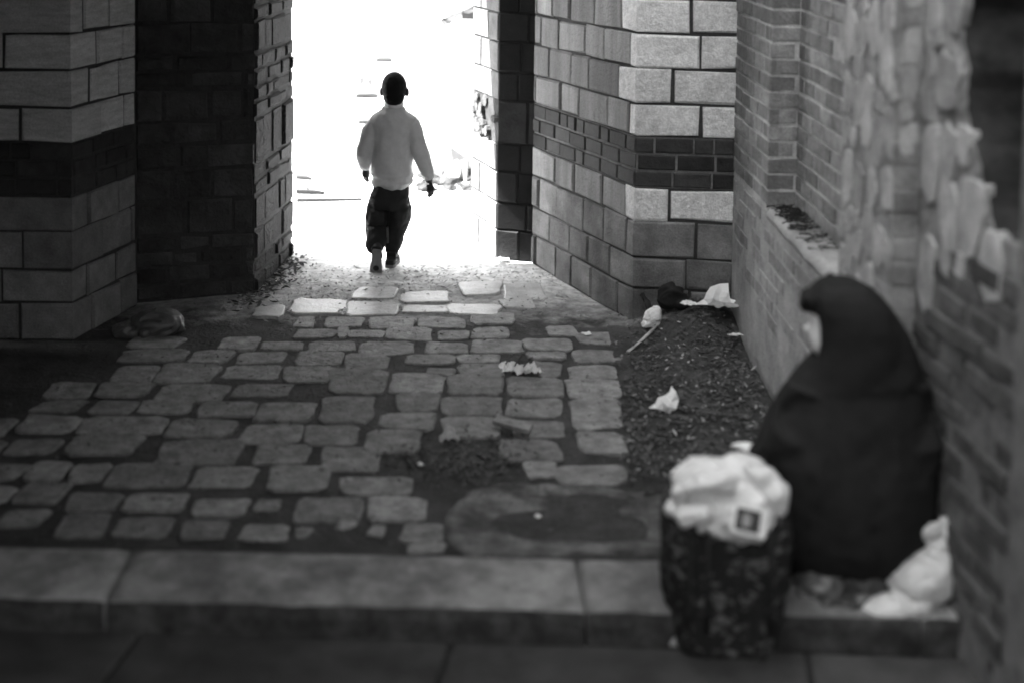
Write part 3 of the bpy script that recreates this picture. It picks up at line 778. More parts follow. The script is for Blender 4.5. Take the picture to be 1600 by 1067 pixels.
# ================================================================== PEOPLE
# ---- the boy walking away
B0 = U(606, 420); SB = FPX / B0.y
def bp(px, py, dy=0.0): return Vector((B0.x + (px - 606) / SB, B0.y + dy, (420 - py) / SB + dy * 0.0))
boy = thing('person', 'child in pale knitted sweater and dark trousers walking away through the gateway', 'person', tuple(B0))
mb = MB()
hc = bp(614.5, 133)
mb.add(*ball_geo(hc, (.081, .096, .105)))                                   # skull
mb.add(*ball_geo(hc + Vector((0, .035, -.045)), (.062, .062, .075)))       # jaw and face
mb.add(*tube_geo([hc + Vector((0, .10, -.02)), hc + Vector((0, .118, -.042)), hc + Vector((0, .09, -.05))], [.008, .014, .012], 8))   # nose
mb.add(*tube_geo([hc + Vector((-.02, .092, -.078)), hc + Vector((.02, .092, -.078))], [.009, .009], 8))                                # mouth
mb.add(*tube_geo([hc + Vector((0, -.01, -.06)), bp(614, 160, .0), bp(614, 172)], [.048, .046, .06]))                                    # neck
for s in (-1, 1):
    e = hc + Vector((s * .086, .006, -.022)); mb.add(*ball_geo(e, (.012, .022, .03)))
torso = [(bp(612, 174), .06, .05), (bp(612, 182), .10, .07), (bp(612, 205), .10, .075), (bp(612, 250), .11, .08), (bp(610, 290), .115, .085), (bp(607, 312), .115, .09)]
mb.add(*slices_geo([(c.x, c.y, c.z, a, b) for c, a, b in reversed(torso)]))
LA = [bp(586, 184), bp(571, 232, -.02), bp(569, 262, .06)]; RA = [bp(640, 184), bp(658, 232, -.03), bp(671, 279, -.02)]
for A, s in ((LA, -1), (RA, 1)):
    mb.add(*tube_geo(A, [.032, .030, .024]))
    w = A[2]; d = (A[2] - A[1]).normalized(); d = (d + Vector((0, .15, -1.1))).normalized()
    palm = w + d * .045
    mb.add(*tube_geo([w, w + d * .03, w + d * .07], [(.02, .015), (.026, .016), (.028, .013)], 10))
    sx = Vector((s * .6, .8, 0))
    for k, ln in enumerate((.036, .044, .040, .030)):
        o = (k - 1.5) * .0158; b_ = w + d * .066 + sx * o
        c1 = b_ + d * ln * .5; c2 = c1 + (d + Vector((-s * .45, 0, 0))).normalized() * ln * .5
        mb.add(*tube_geo([b_, c1, c2], [.0105, .010, .009], 8))
    tb = w + d * .02 + sx * .02; mb.add(*tube_geo([tb, tb + (d + sx * .9).normalized() * .025, tb + (d + sx * .5).normalized() * .048], [.010, .009, .007], 8))
hipL, hipR = bp(592, 310), bp(625, 310)
kneeL, ankL = bp(587, 356, .05), bp(591, 383, -.13)
kneeR, ankR = bp(620, 355, .03), bp(612, 400, .0)
mb.add(*tube_geo([hipL, kneeL, ankL], [.07, .05, .035])); mb.add(*tube_geo([hipR, kneeR, ankR], [.07, .05, .035]))
fused('body', mb, 'skin_dark', boy, .005, 3)
mb = MB(); mb.add(*ball_geo(hc + Vector((0, -.008, .012)), (.0845, .099, .104), 18, 12))
mb.add(*ball_geo(hc + Vector((0, -.025, -.045)), (.072, .07, .07), 14, 9)); mb.add(*tube_geo([hc + Vector((0, -.03, -.06)), hc + Vector((0, -.03, -.10))], [.056, .046], 12))
fused('hair', mb, 'hair', boy, .006, 2, lambda v, n: .003 * noise.noise(v * 90))
# sweater
mb = MB()
sw = [(bp(612, 289), .122, .096), (bp(612, 284), .132, .105), (bp(612, 270), .138, .11), (bp(612, 250), .132, .106), (bp(612, 225), .125, .10), (bp(612, 200), .14, .102), (bp(612, 187), .158, .10), (bp(613, 179), .15, .088), (bp(613.5, 171), .105, .074), (bp(614, 164), .062, .062)]
mb.add(*slices_geo([(c.x, c.y, c.z, a, b) for c, a, b in sw], 24))
mb.add(*slices_geo([(c.x, c.y, c.z, a, b) for c, a, b in ((bp(614, 170), .072, .07), (bp(614.5, 165), .076, .074), (bp(614.5, 161), .072, .07))], 20))
mb.add(*tube_geo([bp(598, 184), bp(583, 192), bp(577, 201), bp(573, 215, -.01), bp(568, 236, -.02), bp(568, 252, .03), bp(568, 261, .055)], [.05, .058, .060, .055, .052, .044, .034], 14))
mb.add(*tube_geo([bp(628, 184), bp(643, 192), bp(648, 201), bp(652, 213, -.01), bp(659, 236, -.03), bp(666, 258, -.03), bp(671, 276, -.02)], [.05, .058, .060, .056, .054, .046, .034], 14))
def knit_folds(v, n):
    q = v - B0
    f = .013 * (1 - 2.4 * abs(noise.noise(Vector((q.x * 7 + q.z * 3, q.y * 7, q.z * 7 - q.x * 2))))) * .6 + .008 * noise.noise(Vector((q.x * 9, q.y * 9, q.z * 5))) + .005 * noise.noise(Vector((q.x * 22, q.y * 22, q.z * 14)))
    if q.z < .66: f += .004 * math.sin(q.z * 120)
    return f
fused('sweater', mb, 'knit', boy, .007, 4, knit_folds)
mb = MB(); mb.add(*slices_geo([(c.x, c.y, c.z, a, b) for c, a, b in ((bp(614, 164), .064, .066), (bp(614, 156), .063, .065), (bp(614, 152), .060, .062))], 18))
mb.obj('shirt_collar', 'paper', boy, True)
# trousers
mb = MB()
mb.add(*slices_geo([(c.x, c.y, c.z, a, b) for c, a, b in ((bp(607, 322), .128, .10), (bp(607, 312), .135, .108), (bp(609, 300), .13, .105), (bp(611, 284), .118, .095))], 22))
mb.add(*tube_geo([bp(593, 302), bp(590, 322, .01), bp(588, 340, .03), bp(587, 356, .055), bp(587, 368, -.01), bp(588, 378, -.07), bp(590, 384, -.10)], [(.075, .095), (.076, .098), (.076, .09), .074, .075, .066, .054], 16))
mb.add(*tube_geo([bp(623, 302), bp(624, 322, .01), bp(623, 340, .02), bp(619, 358, .03), bp(615, 380, .015), bp(612, 396, 0)], [(.073, .095), (.074, .098), (.072, .085), .066, .057, .048], 16))
def cloth_folds(v, n):
    q = v - B0
    return .012 * noise.noise(Vector((q.x * 14, q.y * 14, q.z * 7))) + .006 * noise.noise(q * 30)
tr = fused('trousers', mb, 'trousers', boy, .007, 14, cloth_folds)
mb = MB(); mb.add(*tube_geo([bp(606, 352, -.045), bp(606.5, 376, -.035)], [(.008, .02), (.008, .02)], 8)); tag(mb.obj('trouser_stripe', 'trouser_panel', boy, True), 'pale strip down the trouser leg')
mb = MB(); mb.add(*ball_geo(bp(581, 357, -.03), (.032, .02, .022))); tag(mb.obj('trouser_patch', 'trouser_panel', boy, True), 'pale patch behind the left knee')
# shoes: the left one is lifted, its sole turned to the viewer
def shoe(heel, toe, up, name):
    d = (toe - heel); L_ = d.length; d.normalize(); x = d.cross(up).normalized()
    prof = [(-.02, .026), (.0, .034), (.03, .036), (.08, .032), (.12, .040), (.16, .041), (.19, .034), (.21, .018)]
    k = L_ / .19
    def shell(z0, z1, top):
        V = []; F = []; ol = [(a * k, w) for a, w in prof] + [(a * k, -w) for a, w in reversed(prof)]; n = len(ol)
        for z, sc in ((z0, .97), ((z0 + z1) / 2, 1.0), (z1, top)):
            for a, w in ol: V.append(heel + d * a + x * (w * sc) + up * z)
        for r in range(2):
            for i in range(n): F.append((r * n + i, r * n + (i + 1) % n, (r + 1) * n + (i + 1) % n, (r + 1) * n + i))
        F.append(tuple(range(n - 1, -1, -1))); F.append(tuple(2 * n + i for i in range(n)))
        return V, F
    s_ = MB(); s_.add(*shell(0, .022, 1.0)); so = s_.obj('shoe_sole', 'shoe_sole', boy)
    u = MB(); u.add(*shell(.016, .05, .9)); u.add(*tube_geo([heel + up * .04 + d * .03, heel + up * .10 + d * .035], [.036, .036], 12)); u.add(*ball_geo(heel + d * .12 * k + up * .03, (.034, .034, .034)))
    fused('shoe', u, 'shoe', boy, .006, 3)
hl, tl = bp(592.5, 383, -.17), bp(590, 413, -.13)
shoe(hl, hl + (tl - hl).normalized() * .175, Vector((0, 1, -.25)).normalized(), 'l')
hr = bp(610.5, 419, -.06); shoe(Vector((hr.x, hr.y, .022)), Vector((hr.x + .022, hr.y + .17, .022)), Vector((0, 0, 1)), 'r')

# ---- the seated person in black
WY = 4.62
wo_ = AT(1320, 985, WY)
wom = thing('person', 'person wrapped in a black hooded cloak sitting on the kerb beside the brick wall', 'person', (wo_.x, WY, KH))
def wp(px, py, dy=0.0): 
    v = AT(px, py, WY); return v + Vector((0, dy, 0))
SW = FPX / WY
hd = wp(1308, 506, .0)
mb = MB()
fd = Vector((-.93, .36, 0)); fx = Vector((.36, .93, 0))                    # the face looks left into the alley
mb.add(*ball_geo(hd, (.082, .078, .11)))
mb.add(*ball_geo(hd + fd * .035 + Vector((0, 0, -.045)), (.06, .058, .075)))
mb.add(*tube_geo([hd + fd * .078 + Vector((0, 0, .005)), hd + fd * .108 + Vector((0, 0, -.03)), hd + fd * .08 + Vector((0, 0, -.04))], [.008, .014, .010], 8))
for s in (-1, 1):
    mb.add(*ball_geo(hd + fd * .072 + fx * (s * .03) + Vector((0, 0, .005)), .012))
    mb.add(*ball_geo(hd + fx * (s * .076) + Vector((0, 0, -.01)), (.02, .012, .03)))
mb.add(*tube_geo([hd + fd * .082 + fx * .02 + Vector((0, 0, -.066)), hd + fd * .082 - fx * .02 + Vector((0, 0, -.066))], [.008, .008], 8))
mb.add(*tube_geo([hd + Vector((.01, -.01, -.06)), wp(1335, 580), wp(1340, 620)], [.05, .055, .09]))
mb.add(*slices_geo([(c.x, c.y, c.z, a, b) for c, a, b in ((wp(1335, 850, .06), .14, .10), (wp(1335, 800, .05), .16, .12), (wp(1340, 700, .03), .15, .11), (wp(1340, 640), .18, .12), (wp(1338, 590), .12, .09))]))
for s, k0, k1, k2 in ((0, wp(1300, 835, .08), wp(1240, 810, .28), wp(1235, 915, .32)), (1, wp(1350, 835, .12), wp(1290, 800, .42), wp(1270, 930, .44))):
    mb.add(*tube_geo([k0, k1, k2], [.09, .065, .045]))
for a0, a1, a2 in ((wp(1265, 625, .0), wp(1225, 735, .06), wp(1200, 742, .2)), (wp(1410, 630, .05), wp(1400, 745, .2), wp(1300, 745, .34))):
    mb.add(*tube_geo([a0, a1, a2], [.055, .045, .03]))
    d = (a2 - a1).normalized(); mb.add(*tube_geo([a2, a2 + d * .04, a2 + d * .09], [(.028, .018), (.036, .018), (.036, .014)], 10))
    sxx = d.cross(Vector((0, 0, 1))).normalized()
    for k, ln in enumerate((.065, .075, .07, .055)):
        b_ = a2 + d * .085 + sxx * ((k - 1.5) * .019); c1 = b_ + d * ln * .5; mb.add(*tube_geo([b_, c1, c1 + (d + Vector((0, 0, -.7))).normalized() * ln * .5], [.0095, .009, .0075], 8))
    tb = a2 + d * .02 + sxx * .03; mb.add(*tube_geo([tb, tb + (d + sxx).normalized() * .03, tb + (d * 1.5 + sxx).normalized() * .06], [.011, .010, .008], 8))
fused('body', mb, 'skin_pale', wom, .007, 3)
# cloak, draped from the shoulders to the kerb
cl = [(985, 1262, 1395, .08), (930, 1250, 1410, .11), (890, 1232, 1434, .15), (860, 1218, 1448, .20), (830, 1208, 1458, .23), (780, 1196, 1469, .235), (740, 1186, 1471, .23), (710, 1180, 1468, .22), (680, 1190, 1463, .205), (645, 1206, 1457, .19), (615, 1225, 1452, .175), (585, 1246, 1446, .155), (565, 1264, 1440, .14), (548, 1282, 1432, .12)]
mb = MB(); SL = []
for py, xl, xr, dr in cl:
    a, b = wp(xl, py), wp(xr, py); z = max((a.z + b.z) / 2, KH + .004 if py > 960 else -9)
    SL.append(((a.x + b.x) / 2, WY + .03, z, (b.x - a.x) / 2, dr))
mb.add(*slices_geo(SL, 28))
mb.add(*tube_geo([wp(1262, 605, -.03), wp(1235, 670, -.05), wp(1212, 720, .0), wp(1200, 735, .12)], [.085, .088, .078, .06], 14))
mb.add(*tube_geo([wp(1420, 600, -.02), wp(1428, 680, -.05), wp(1424, 770, .0)], [.07, .085, .08], 14))
mb.add(*tube_geo([wp(1330, 850, .0), wp(1232, 800, .28), wp(1222, 900, .33), wp(1225, 950, .33)], [.12, .10, .09, .09], 14))
def cloak_folds(v, n):
    q = v - wo_; ang = math.atan2(q.y, q.x); k = min(1, max(0, (1.0 - q.z) * 1.4))
    return k * (.011 * math.sin(ang * 11 + 3 * noise.noise(q * 3)) * (.4 + .6 * noise.noise(Vector((ang * 2, q.z * 2, 0)))) + .012 * noise.noise(Vector((q.x * 8, q.y * 8, q.z * 3)))) + .004 * noise.noise(q * 18)
hs = [(650, 1250, 1430, .10), (615, 1246, 1440, .135), (590, 1252, 1444, .15), (572, 1268, 1441, .14), (556, 1282, 1436, .13), (530, 1280, 1426, .125), (510, 1279, 1414, .125), (492, 1272, 1402, .12), (478, 1262, 1392, .115), (462, 1262, 1378, .105), (448, 1270, 1362, .085), (438, 1282, 1342, .055), (433, 1292, 1326, .03)]
mb.add(*slices_geo([((wp(a, y).x + wp(b, y).x) / 2, WY + .01, wp(1320, y).z, (wp(b, y).x - wp(a, y).x) / 2, d) for y, a, b, d in hs], 24))
mb.add(*tube_geo([wp(1290, 446, -.03), wp(1268, 466, -.01), wp(1264, 481, .03), wp(1272, 470, .10)], [.028, .036, .030, .028], 12))
mb.add(*slices_geo([((wp(a, y).x + wp(b, y).x) / 2, WY - .045, wp(1320, y).z, (wp(b, y).x - wp(a, y).x) / 2, d) for y, a, b, d in ((640, 1252, 1400, .05), (600, 1256, 1400, .09), (565, 1270, 1405, .10), (535, 1277, 1402, .10), (505, 1277, 1396, .098), (480, 1270, 1385, .09), (458, 1268, 1365, .07), (444, 1280, 1350, .045))], 24))
mb.add(*tube_geo([wp(1288, 437, -.02), wp(1296, 430, .0), wp(1303, 436, .02)], [.012, .017, .012], 10))
tag(fused('cloak', mb, 'robe', wom, .009, 5, cloak_folds), 'black cloak with its hood drawn up')

# ================================================================== BAGS
CY = 4.42
ca = AT(1132, 1012, CY); cart_z = 0.0
cart = thing('shopping_trolley', 'dark patterned cloth shopping trolley standing before the seated person', 'trolley', (ca.x, CY, 0))
def cp(px, py, dy=0.0): return AT(px, py, CY) + Vector((0, dy, 0))
def rrect(cx, cy, z, rx, ry, n=24, e=.55):
    out = []
    for k in range(n):
        t = 2 * math.pi * k / n; c, s = math.cos(t), math.sin(t)
        out.append(Vector((cx + rx * math.copysign(abs(c) ** e, c), cy + ry * math.copysign(abs(s) ** e, s), z)))
    return out
prof = [(1008, 1072, 1190, .10), (1000, 1060, 1205, .12), (960, 1050, 1220, .135), (900, 1040, 1228, .14), (840, 1036, 1230, .14), (790, 1036, 1228, .135), (778, 1048, 1216, .12), (770, 1075, 1190, .09)]
V = []; F = []; n = 32
for py, xl, xr, dr in prof:
    a, b = cp(xl, py), cp(xr, py); z = max(a.z, .03)
    V += rrect((a.x + b.x) / 2, CY + .02, (a.z + b.z) / 2, (b.x - a.x) / 2, dr, n)
for i in range(len(prof) - 1):
    for k in range(n): F.append((i * n + k, i * n + (k + 1) % n, (i + 1) * n + (k + 1) % n, (i + 1) * n + k))
F.append(tuple(range(n - 1, -1, -1))); F.append(tuple((len(prof) - 1) * n + k for k in range(n)))
mb = MB(); mb.add(V, F)
fused('bag', mb, 'patterned_cloth', cart, .009, 4, lambda v, n: .022 * noise.noise(Vector((v.x * 9, v.y * 9, v.z * 4))) + .012 * (1 - 2 * abs(noise.noise(Vector((v.x * 13, v.y * 13, v.z * 6))))))
for px in (1068, 1096, 1192):
    mb = MB(); mb.add(*tube_geo([cp(px, 955, -.135), cp(px, 900, -.145), cp(px, 800, -.14)], [(.010, .004)] * 3, 8)); mb.obj('strap', 'black', cart, True)
for s, px in ((0, 1078), (1, 1196)):
    w = cp(px, 1010, .06); w.z = .035
    mb = MB(); mb.add(*tube_geo([w + Vector((-.012, 0, 0)), w + Vector((.012, 0, 0))], [.035, .035], 16)); mb.obj('wheel', 'black', cart)
mb = MB(); mb.add(*tube_geo([cp(1150, 1005, .14), cp(1150, 760, .15), cp(1150, 735, .15)], [.008] * 3, 8)); mb.add(*tube_geo([cp(1210, 1005, .14), cp(1210, 760, .15), cp(1210, 735, .15)], [.008] * 3, 8)); mb.obj('frame', 'black', cart, True)

# white carrier bag on top of the trolley
bg_ = thing('carrier_bag', 'crumpled white plastic bag with a small framed print, on top of the trolley', 'bag', tuple(cp(1132, 770)))
mb = MB()
mb.add(*ball_geo(cp(1133, 788, .0), (.172, .155, .105), 20, 14))
mb.add(*ball_geo(cp(1110, 758, .02), (.12, .12, .072), 16, 10))
mb.add(*ball_geo(cp(1160, 752, .04), (.09, .10, .062), 14, 9))
mb.add(*tube_geo([AT(1050, 795, CY - .06), AT(1072, 806, CY - .13), AT(1105, 802, CY - .16)], [.026, .036, .022], 12))
mb.add(*tube_geo([AT(1060, 772, CY - .08), AT(1090, 750, CY - .12), AT(1150, 757, CY - .12)], [.024, .028, .02], 12))
mb.add(*tube_geo([AT(1166, 727, CY - .02), AT(1192, 746, CY - .05), AT(1214, 772, CY - .07), AT(1222, 800, CY - .07)], [.016, .034, .036, .016], 12))
mb.add(*ball_geo(AT(1165, 812, CY - .08), (.095, .075, .066), 16, 10))
def crumple(a, f):
    def d(v, n):
        q = Vector((v.x * f * .6 + v.z * f * .25, v.y * f, v.z * f * 1.1 - v.x * f * .2))
        w = q + Vector((noise.noise(q * .7), noise.noise(q * .7 + Vector((5, 1, 2))), noise.noise(q * .7 + Vector((1, 8, 3))))) * .9
        return a * (1 - 2.6 * abs(noise.noise(w))) + a * .45 * (1 - 3 * abs(noise.noise(w * 1.9 + Vector((3, 3, 3)))))
    return d
fused('bag_film', mb, 'plastic_bag', bg_, .006, 3, crumple(.010, 10))
# the printed square: a pale border, a dark field and a grey oval
def quad_obj(name, c, ux, uy, un, w, h, m, parent, th=.002):
    mb = MB(); P4 = [c - ux * w - uy * h, c + ux * w - uy * h, c + ux * w + uy * h, c - ux * w + uy * h]
    mb.add(P4 + [p + un * th for p in P4], [(3, 2, 1, 0), (4, 5, 6, 7), (0, 1, 5, 4), (1, 2, 6, 5), (2, 3, 7, 6), (3, 0, 4, 7)]); return mb.obj(name, m, parent)
un = Vector((.12, -.93, .34)).normalized(); ux = Vector((1, .1, -.26)); ux = (ux - un * ux.dot(un)).normalized(); uy = un.cross(ux)
pc_ = AT(1171, 813, CY - .165)
q0 = quad_obj('print_border', pc_, ux, uy, un, .058, .045, 'paper', bg_)
quad_obj('print_field', pc_ + un * .003 - ux * .006, ux, uy, un, .040, .033, 'print_dark', q0)
mb = MB(); mb.add([pc_ + un * .0058 - ux * .012 + ux * (.016 * math.cos(t)) + uy * (.022 * math.sin(t)) for t in [k * math.pi / 8 for k in range(16)]], [tuple(range(16))]); mb.obj('print_oval', 'print_grey', q0)

# knotted bag on the kerb beside the wall
KY = 4.50
kp = lambda px, py, dy=0.0: AT(px, py, KY) + Vector((0, dy, 0))
kb = thing('knotted_bag', 'pale knotted plastic bag slumped on the kerb at the seated person\'s right', 'bag', tuple(kp(1430, 952)))
mb = MB()
mb.add(*ball_geo(kp(1438, 903), (.11, .095, .092), 18, 12))
mb.add(*ball_geo(kp(1462, 890, .01), (.07, .08, .09), 14, 9))
mb.add(*tube_geo([kp(1440, 925, -.04), kp(1395, 933, -.06), kp(1352, 944, -.06), kp(1338, 949, -.05)], [.055, .05, .036, .020], 12))
mb.add(*tube_geo([kp(1425, 930, -.06), kp(1405, 940, -.08), kp(1396, 950, -.09)], [.034, .026, .014], 10))
mb.add(*tube_geo([kp(1455, 872), kp(1463, 858), kp(1468, 846)], [.05, .026, .024], 12))
mb.add(*tube_geo([kp(1466, 850), kp(1462, 832), kp(1454, 818)], [(.026, .022), (.048, .018), (.066, .015)], 14))
mb.add(*tube_geo([kp(1468, 850), kp(1478, 832), kp(1484, 814)], [(.022, .018), (.032, .016), (.028, .014)], 12))
fused('bag_film', mb, 'plastic_bag', kb, .007, 3, crumple(.009, 12))
cb = thing('cloth_bundle', 'dim bundle of patterned cloth lying on the kerb left of the knotted bag', 'bundle', tuple(kp(1310, 948)))
mb = MB()
mb.add(*ball_geo(kp(1290, 922, .02), (.10, .06, .055), 16, 10)); mb.add(*ball_geo(kp(1355, 915, .03), (.08, .06, .055), 14, 9)); mb.add(*ball_geo(kp(1255, 938, .0), (.05, .05, .03), 14, 9)); mb.add(*ball_geo(kp(1320, 935, .0), (.12, .07, .035), 14, 9))
fused('cloth', mb, 'plastic_dim', cb, .008, 3, crumple(.014, 13))
patterned('plastic_dim', .04, .22, 11)

# thin torn bag lying in the dark at the left
tbp = lambda x, y, h=0.: U(x, y, h)
tb_ = thing('torn_bag', 'thin torn plastic bag lying in the shade at the left of the alley', 'bag', tuple(U(235, 520)))
mb = MB()
c = U(248, 520); mb.add(*ball_geo(c + Vector((0, 0, .05)), (.15, .10, .07), 16, 10)); mb.add(*ball_geo(U(205, 522) + Vector((0, 0, .02)), (.09, .07, .035), 14, 9)); mb.add(*tube_geo([U(215, 518) + Vector((0, -.02, .05)), U(232, 526) + Vector((0, -.04, .02))], [.03, .02], 10))
fused('bag_film', mb, 'plastic_thin', tb_, .008, 2, crumple(.02, 11))

# ================================================================== LITTER
rl = random.Random(21)
def crumpled(name, label, px, py, w, d, h, m='paper', cat='paper', seed=0, group='scraps of paper on the ground', z=None, amp=.25, pts=None):
    """a crumpled sheet: a small warped solid that lies on the floor"""
    p = U(px, py); r_ = random.Random(seed); zb = (gz(p.x, p.y) + .012) if z is None else z
    if z is not None: p = U(px, py, z)
    n = 8; V = []; F = []; off = Vector((r_.uniform(0, 50), r_.uniform(0, 50), 0)); rot = r_.uniform(0, 3.1); cut = [r_.uniform(.6, 1.05) for _ in range(12)]
    for j in range(n + 1):
        for i in range(n + 1):
            u, v = i / n * 2 - 1, j / n * 2 - 1; a_ = math.atan2(v, u); k_ = (a_ / 6.2832 * 12) % 12; f = cut[int(k_)] * (1 - k_ % 1) + cut[(int(k_) + 1) % 12] * (k_ % 1)
            x, y = u * f, v * f; q_ = Vector((x * 1.5, y * 1.5, 0)) + off
            zz = abs(noise.noise(q_)) * 1.3 + abs(noise.noise(q_ * 2.3)) * .7 + max(0, noise.noise(q_ * .6 + Vector((9, 9, 0)))) * 1.2
            zz *= (1 - .55 * max(abs(u), abs(v)) ** 3)
            xr, yr = x * math.cos(rot) - y * math.sin(rot), x * math.sin(rot) + y * math.cos(rot)
            V.append(p + Vector((xr * w, yr * d + h * .25 * noise.noise(q_ * 1.7), zb + h * zz)))
    m1 = len(V)
    V += [q_ - Vector((0, 0, .003)) for q_ in V]
    for j in range(n):
        for i in range(n):
            a_ = j * (n + 1) + i; F.append((a_, a_ + 1, a_ + n + 2, a_ + n + 1)); F.append((m1 + a_ + n + 1, m1 + a_ + n + 2, m1 + a_ + 1, m1 + a_))
    rim = [i for i in range(n + 1)] + [j * (n + 1) + n for j in range(1, n + 1)] + [n * (n + 1) + i for i in range(n - 1, -1, -1)] + [j * (n + 1) for j in range(n - 1, 0, -1)]
    for a_, b_ in zip(rim, rim[1:] + rim[:1]): F.append((b_, a_, m1 + a_, m1 + b_))
    return tag(mesh_obj(name, V, F, m), label, cat, group)
def heap_z(x, y):
    h0 = U(1090, 505); 
    return .16 * math.exp(-(((x - h0.x - .02) / .28) ** 2 + ((y - h0.y) / .42) ** 2)) + .03 * math.exp(-(((x - 1.05) / .35) ** 2 + ((y - 6.6) / .8) ** 2))
# heap of leaves and dirt between pier and wall
nx, ny = 28, 60; V = []; F = []
for j in range(ny + 1):
    for i in range(nx + 1):
        x = .55 + .75 * i / nx; y = 5.5 + 2.5 * j / ny; edge = max(0, 1 - 2 * abs(i / nx - .5) * .98)
        z = heap_z(x, y) + .012 + .018 * noise.noise(Vector((x * 14, y * 14, 0))) + .02 * noise.noise(Vector((x * 5, y * 5, 2)))
        V.append((x, y, z - (.05 if i in (0, ) or j in (0,) else 0)))
for j in range(ny):
    for i in range(nx): a = j * (nx + 1) + i; F.append((a, a + 1, a + nx + 2, a + nx + 1))
hp = mesh_obj('litter_heap', V, F, 'dirt', None, True); tag(hp, 'dark heap of sweepings and rotten leaves between pier and brick wall', 'heap', kind='stuff')
def scatter(name, label, region, count, size, m, zf, seed):
    r_ = random.Random(seed); mb = MB()
    for k in range(count):
        px, py = region(r_); p = U(px, py); z = zf(p.x, p.y) + r_.uniform(.002, .014)
        if p.x > WX(p.y) - .02: continue
        s = r_.uniform(*size); L_ = s * r_.uniform(1, 2.4); t = r_.uniform(0, 6.3)
        R_ = Matrix.Rotation(t, 3, 'Z') @ Matrix.Rotation(r_.uniform(-.5, .5), 3, 'X') @ Matrix.Rotation(r_.uniform(-.5, .5), 3, 'Y')
        c = Vector((p.x, p.y, z))
        pts = [(-L_, 0, 0), (-L_ * .3, -s * .6, .2 * s), (L_ * .5, -s * .5, .1 * s), (L_, 0, .35 * s), (L_ * .4, s * .55, .05 * s), (-L_ * .3, s * .6, .25 * s)]
        mb.add([c + R_ @ Vector(q_) for q_ in pts] + [c + R_ @ Vector((0, 0, -.25 * s))], [(0, 1, 2), (0, 2, 5), (2, 3, 4), (2, 4, 5), (1, 0, 6), (2, 1, 6), (3, 2, 6), (4, 3, 6), (5, 4, 6), (0, 5, 6)])
    return tag(mb.obj(name, m), label, 'leaves', kind='stuff')
def reg_heap(r_):
    while True:
        x, y = r_.uniform(965, 1200), r_.uniform(470, 760)
        if x > 985 - (y - 500) * .05 + r_.gauss(0, 12) and x < 1165 + max(0, (y - 500)) * .28: return x, y
scatter('leaf_litter', 'dead leaves and scraps strewn over the heap and along the wall', reg_heap, 2600, (.004, .013), 'litter', lambda x, y: heap_z(x, y) + .018, 1)
scatter('pale_scraps', 'tiny pale scraps mixed into the sweepings', reg_heap, 240, (.003, .011), 'paper_grey', lambda x, y: heap_z(x, y) + .026, 8)
scatter('leaf_drift', 'small drift of dead leaves in the gap between cobblestones', lambda r_: (r_.gauss(715, 52), r_.gauss(722, 18)), 650, (.004, .012), 'litter', lambda x, y: gz(x, y) + .008, 2)
scatter('grit', 'bits of dirt lying all over the cobbled floor', lambda r_: (r_.uniform(0, 1010), r_.uniform(470, 860)), 1500, (.002, .008), 'litter', lambda x, y: gz(x, y) + .012, 3)
scatter('gateway_rubble', 'broken bits of stone and straw on the bright floor before the gateway', lambda r_: (r_.uniform(380, 930), 418 + abs(r_.gauss(0, 34))), 900, (.003, .012), 'yard_debris', lambda x, y: gz(x, y) + .0, 4)
scatter('gateway_dirt', 'dark crumbs along the foot of the left gateway jamb', lambda r_: (lambda t: (455 - 80 * t + r_.gauss(10, 16), 405 + 75 * t + r_.gauss(0, 6)))(r_.random()), 320, (.006, .022), 'litter', lambda x, y: gz(x, y) + .004, 5)
scatter('sill_debris', 'dark twigs and crumbs on the niche sill', lambda r_: (0, 0), 0, (.01, .02), 'black', lambda x, y: 0, 6) if False else None
mb = MB()
for k in range(150):
    y = 6.9 - abs(rl.gauss(0, .38)); o = rl.uniform(.02, .13); 
    if y < 5.7: continue
    c = Vector((WX(y, o), y, LEDGE + .016)); t = rl.uniform(-.5, .5); d = Vector((math.cos(t), math.sin(t), rl.uniform(-.1, .2))) * rl.uniform(.015, .045)
    mb.add(*tube_geo([c - d, c + d], [.004, .003], 5))
tag(mb.obj('sill_twigs', 'black', bwall), kind='stuff')

def wad(name, label, cat, balls, m, amp, fr, vox=.006):
    mb = MB()
    for c, r in balls: mb.add(*ball_geo(c, r))
    o = fused(name, mb, m, None, .013, 0, crumple(amp * 1.2, fr)); o.data.polygons.foreach_set('use_smooth', [False] * len(o.data.polygons)); return tag(o, label, cat)
hzp = lambda px, py: (lambda p: heap_z(p.x, p.y) + .03)(U(px, py))
def folded(name, label, cat, rim, folds, Y, tilt, m='paper'):
    """a sheet of paper with creases: rim and crease points, leaning back by tilt"""
    yb = max(p[1] for p in rim); V = []
    for (x, y), lift in [(p, 0.0) for p in rim] + folds:
        V.append(AT(x, y, Y + (yb - y) * tilt) + Vector((0, -lift, lift * .5)))
    n = len(rim); k = len(folds); F = []
    from mathutils.geometry import delaunay_2d_cdt
    pts = [Vector((p[0], -p[1])) for p in rim] + [Vector((p[0][0], -p[0][1])) for p in folds]
    r_ = delaunay_2d_cdt(pts, [], [list(range(n))], 1, 1e-4)
    F = [tuple(f) for f in r_[2]]
    m1 = len(V); V2 = V + [v + Vector((0, .006, -.001)) for v in V]
    F2 = F + [tuple(m1 + i for i in reversed(f)) for f in F] + [(i, (i + 1) % n, m1 + (i + 1) % n, m1 + i) for i in range(n)]
    return tag(mesh_obj(name, V2, F2, m), label, cat)
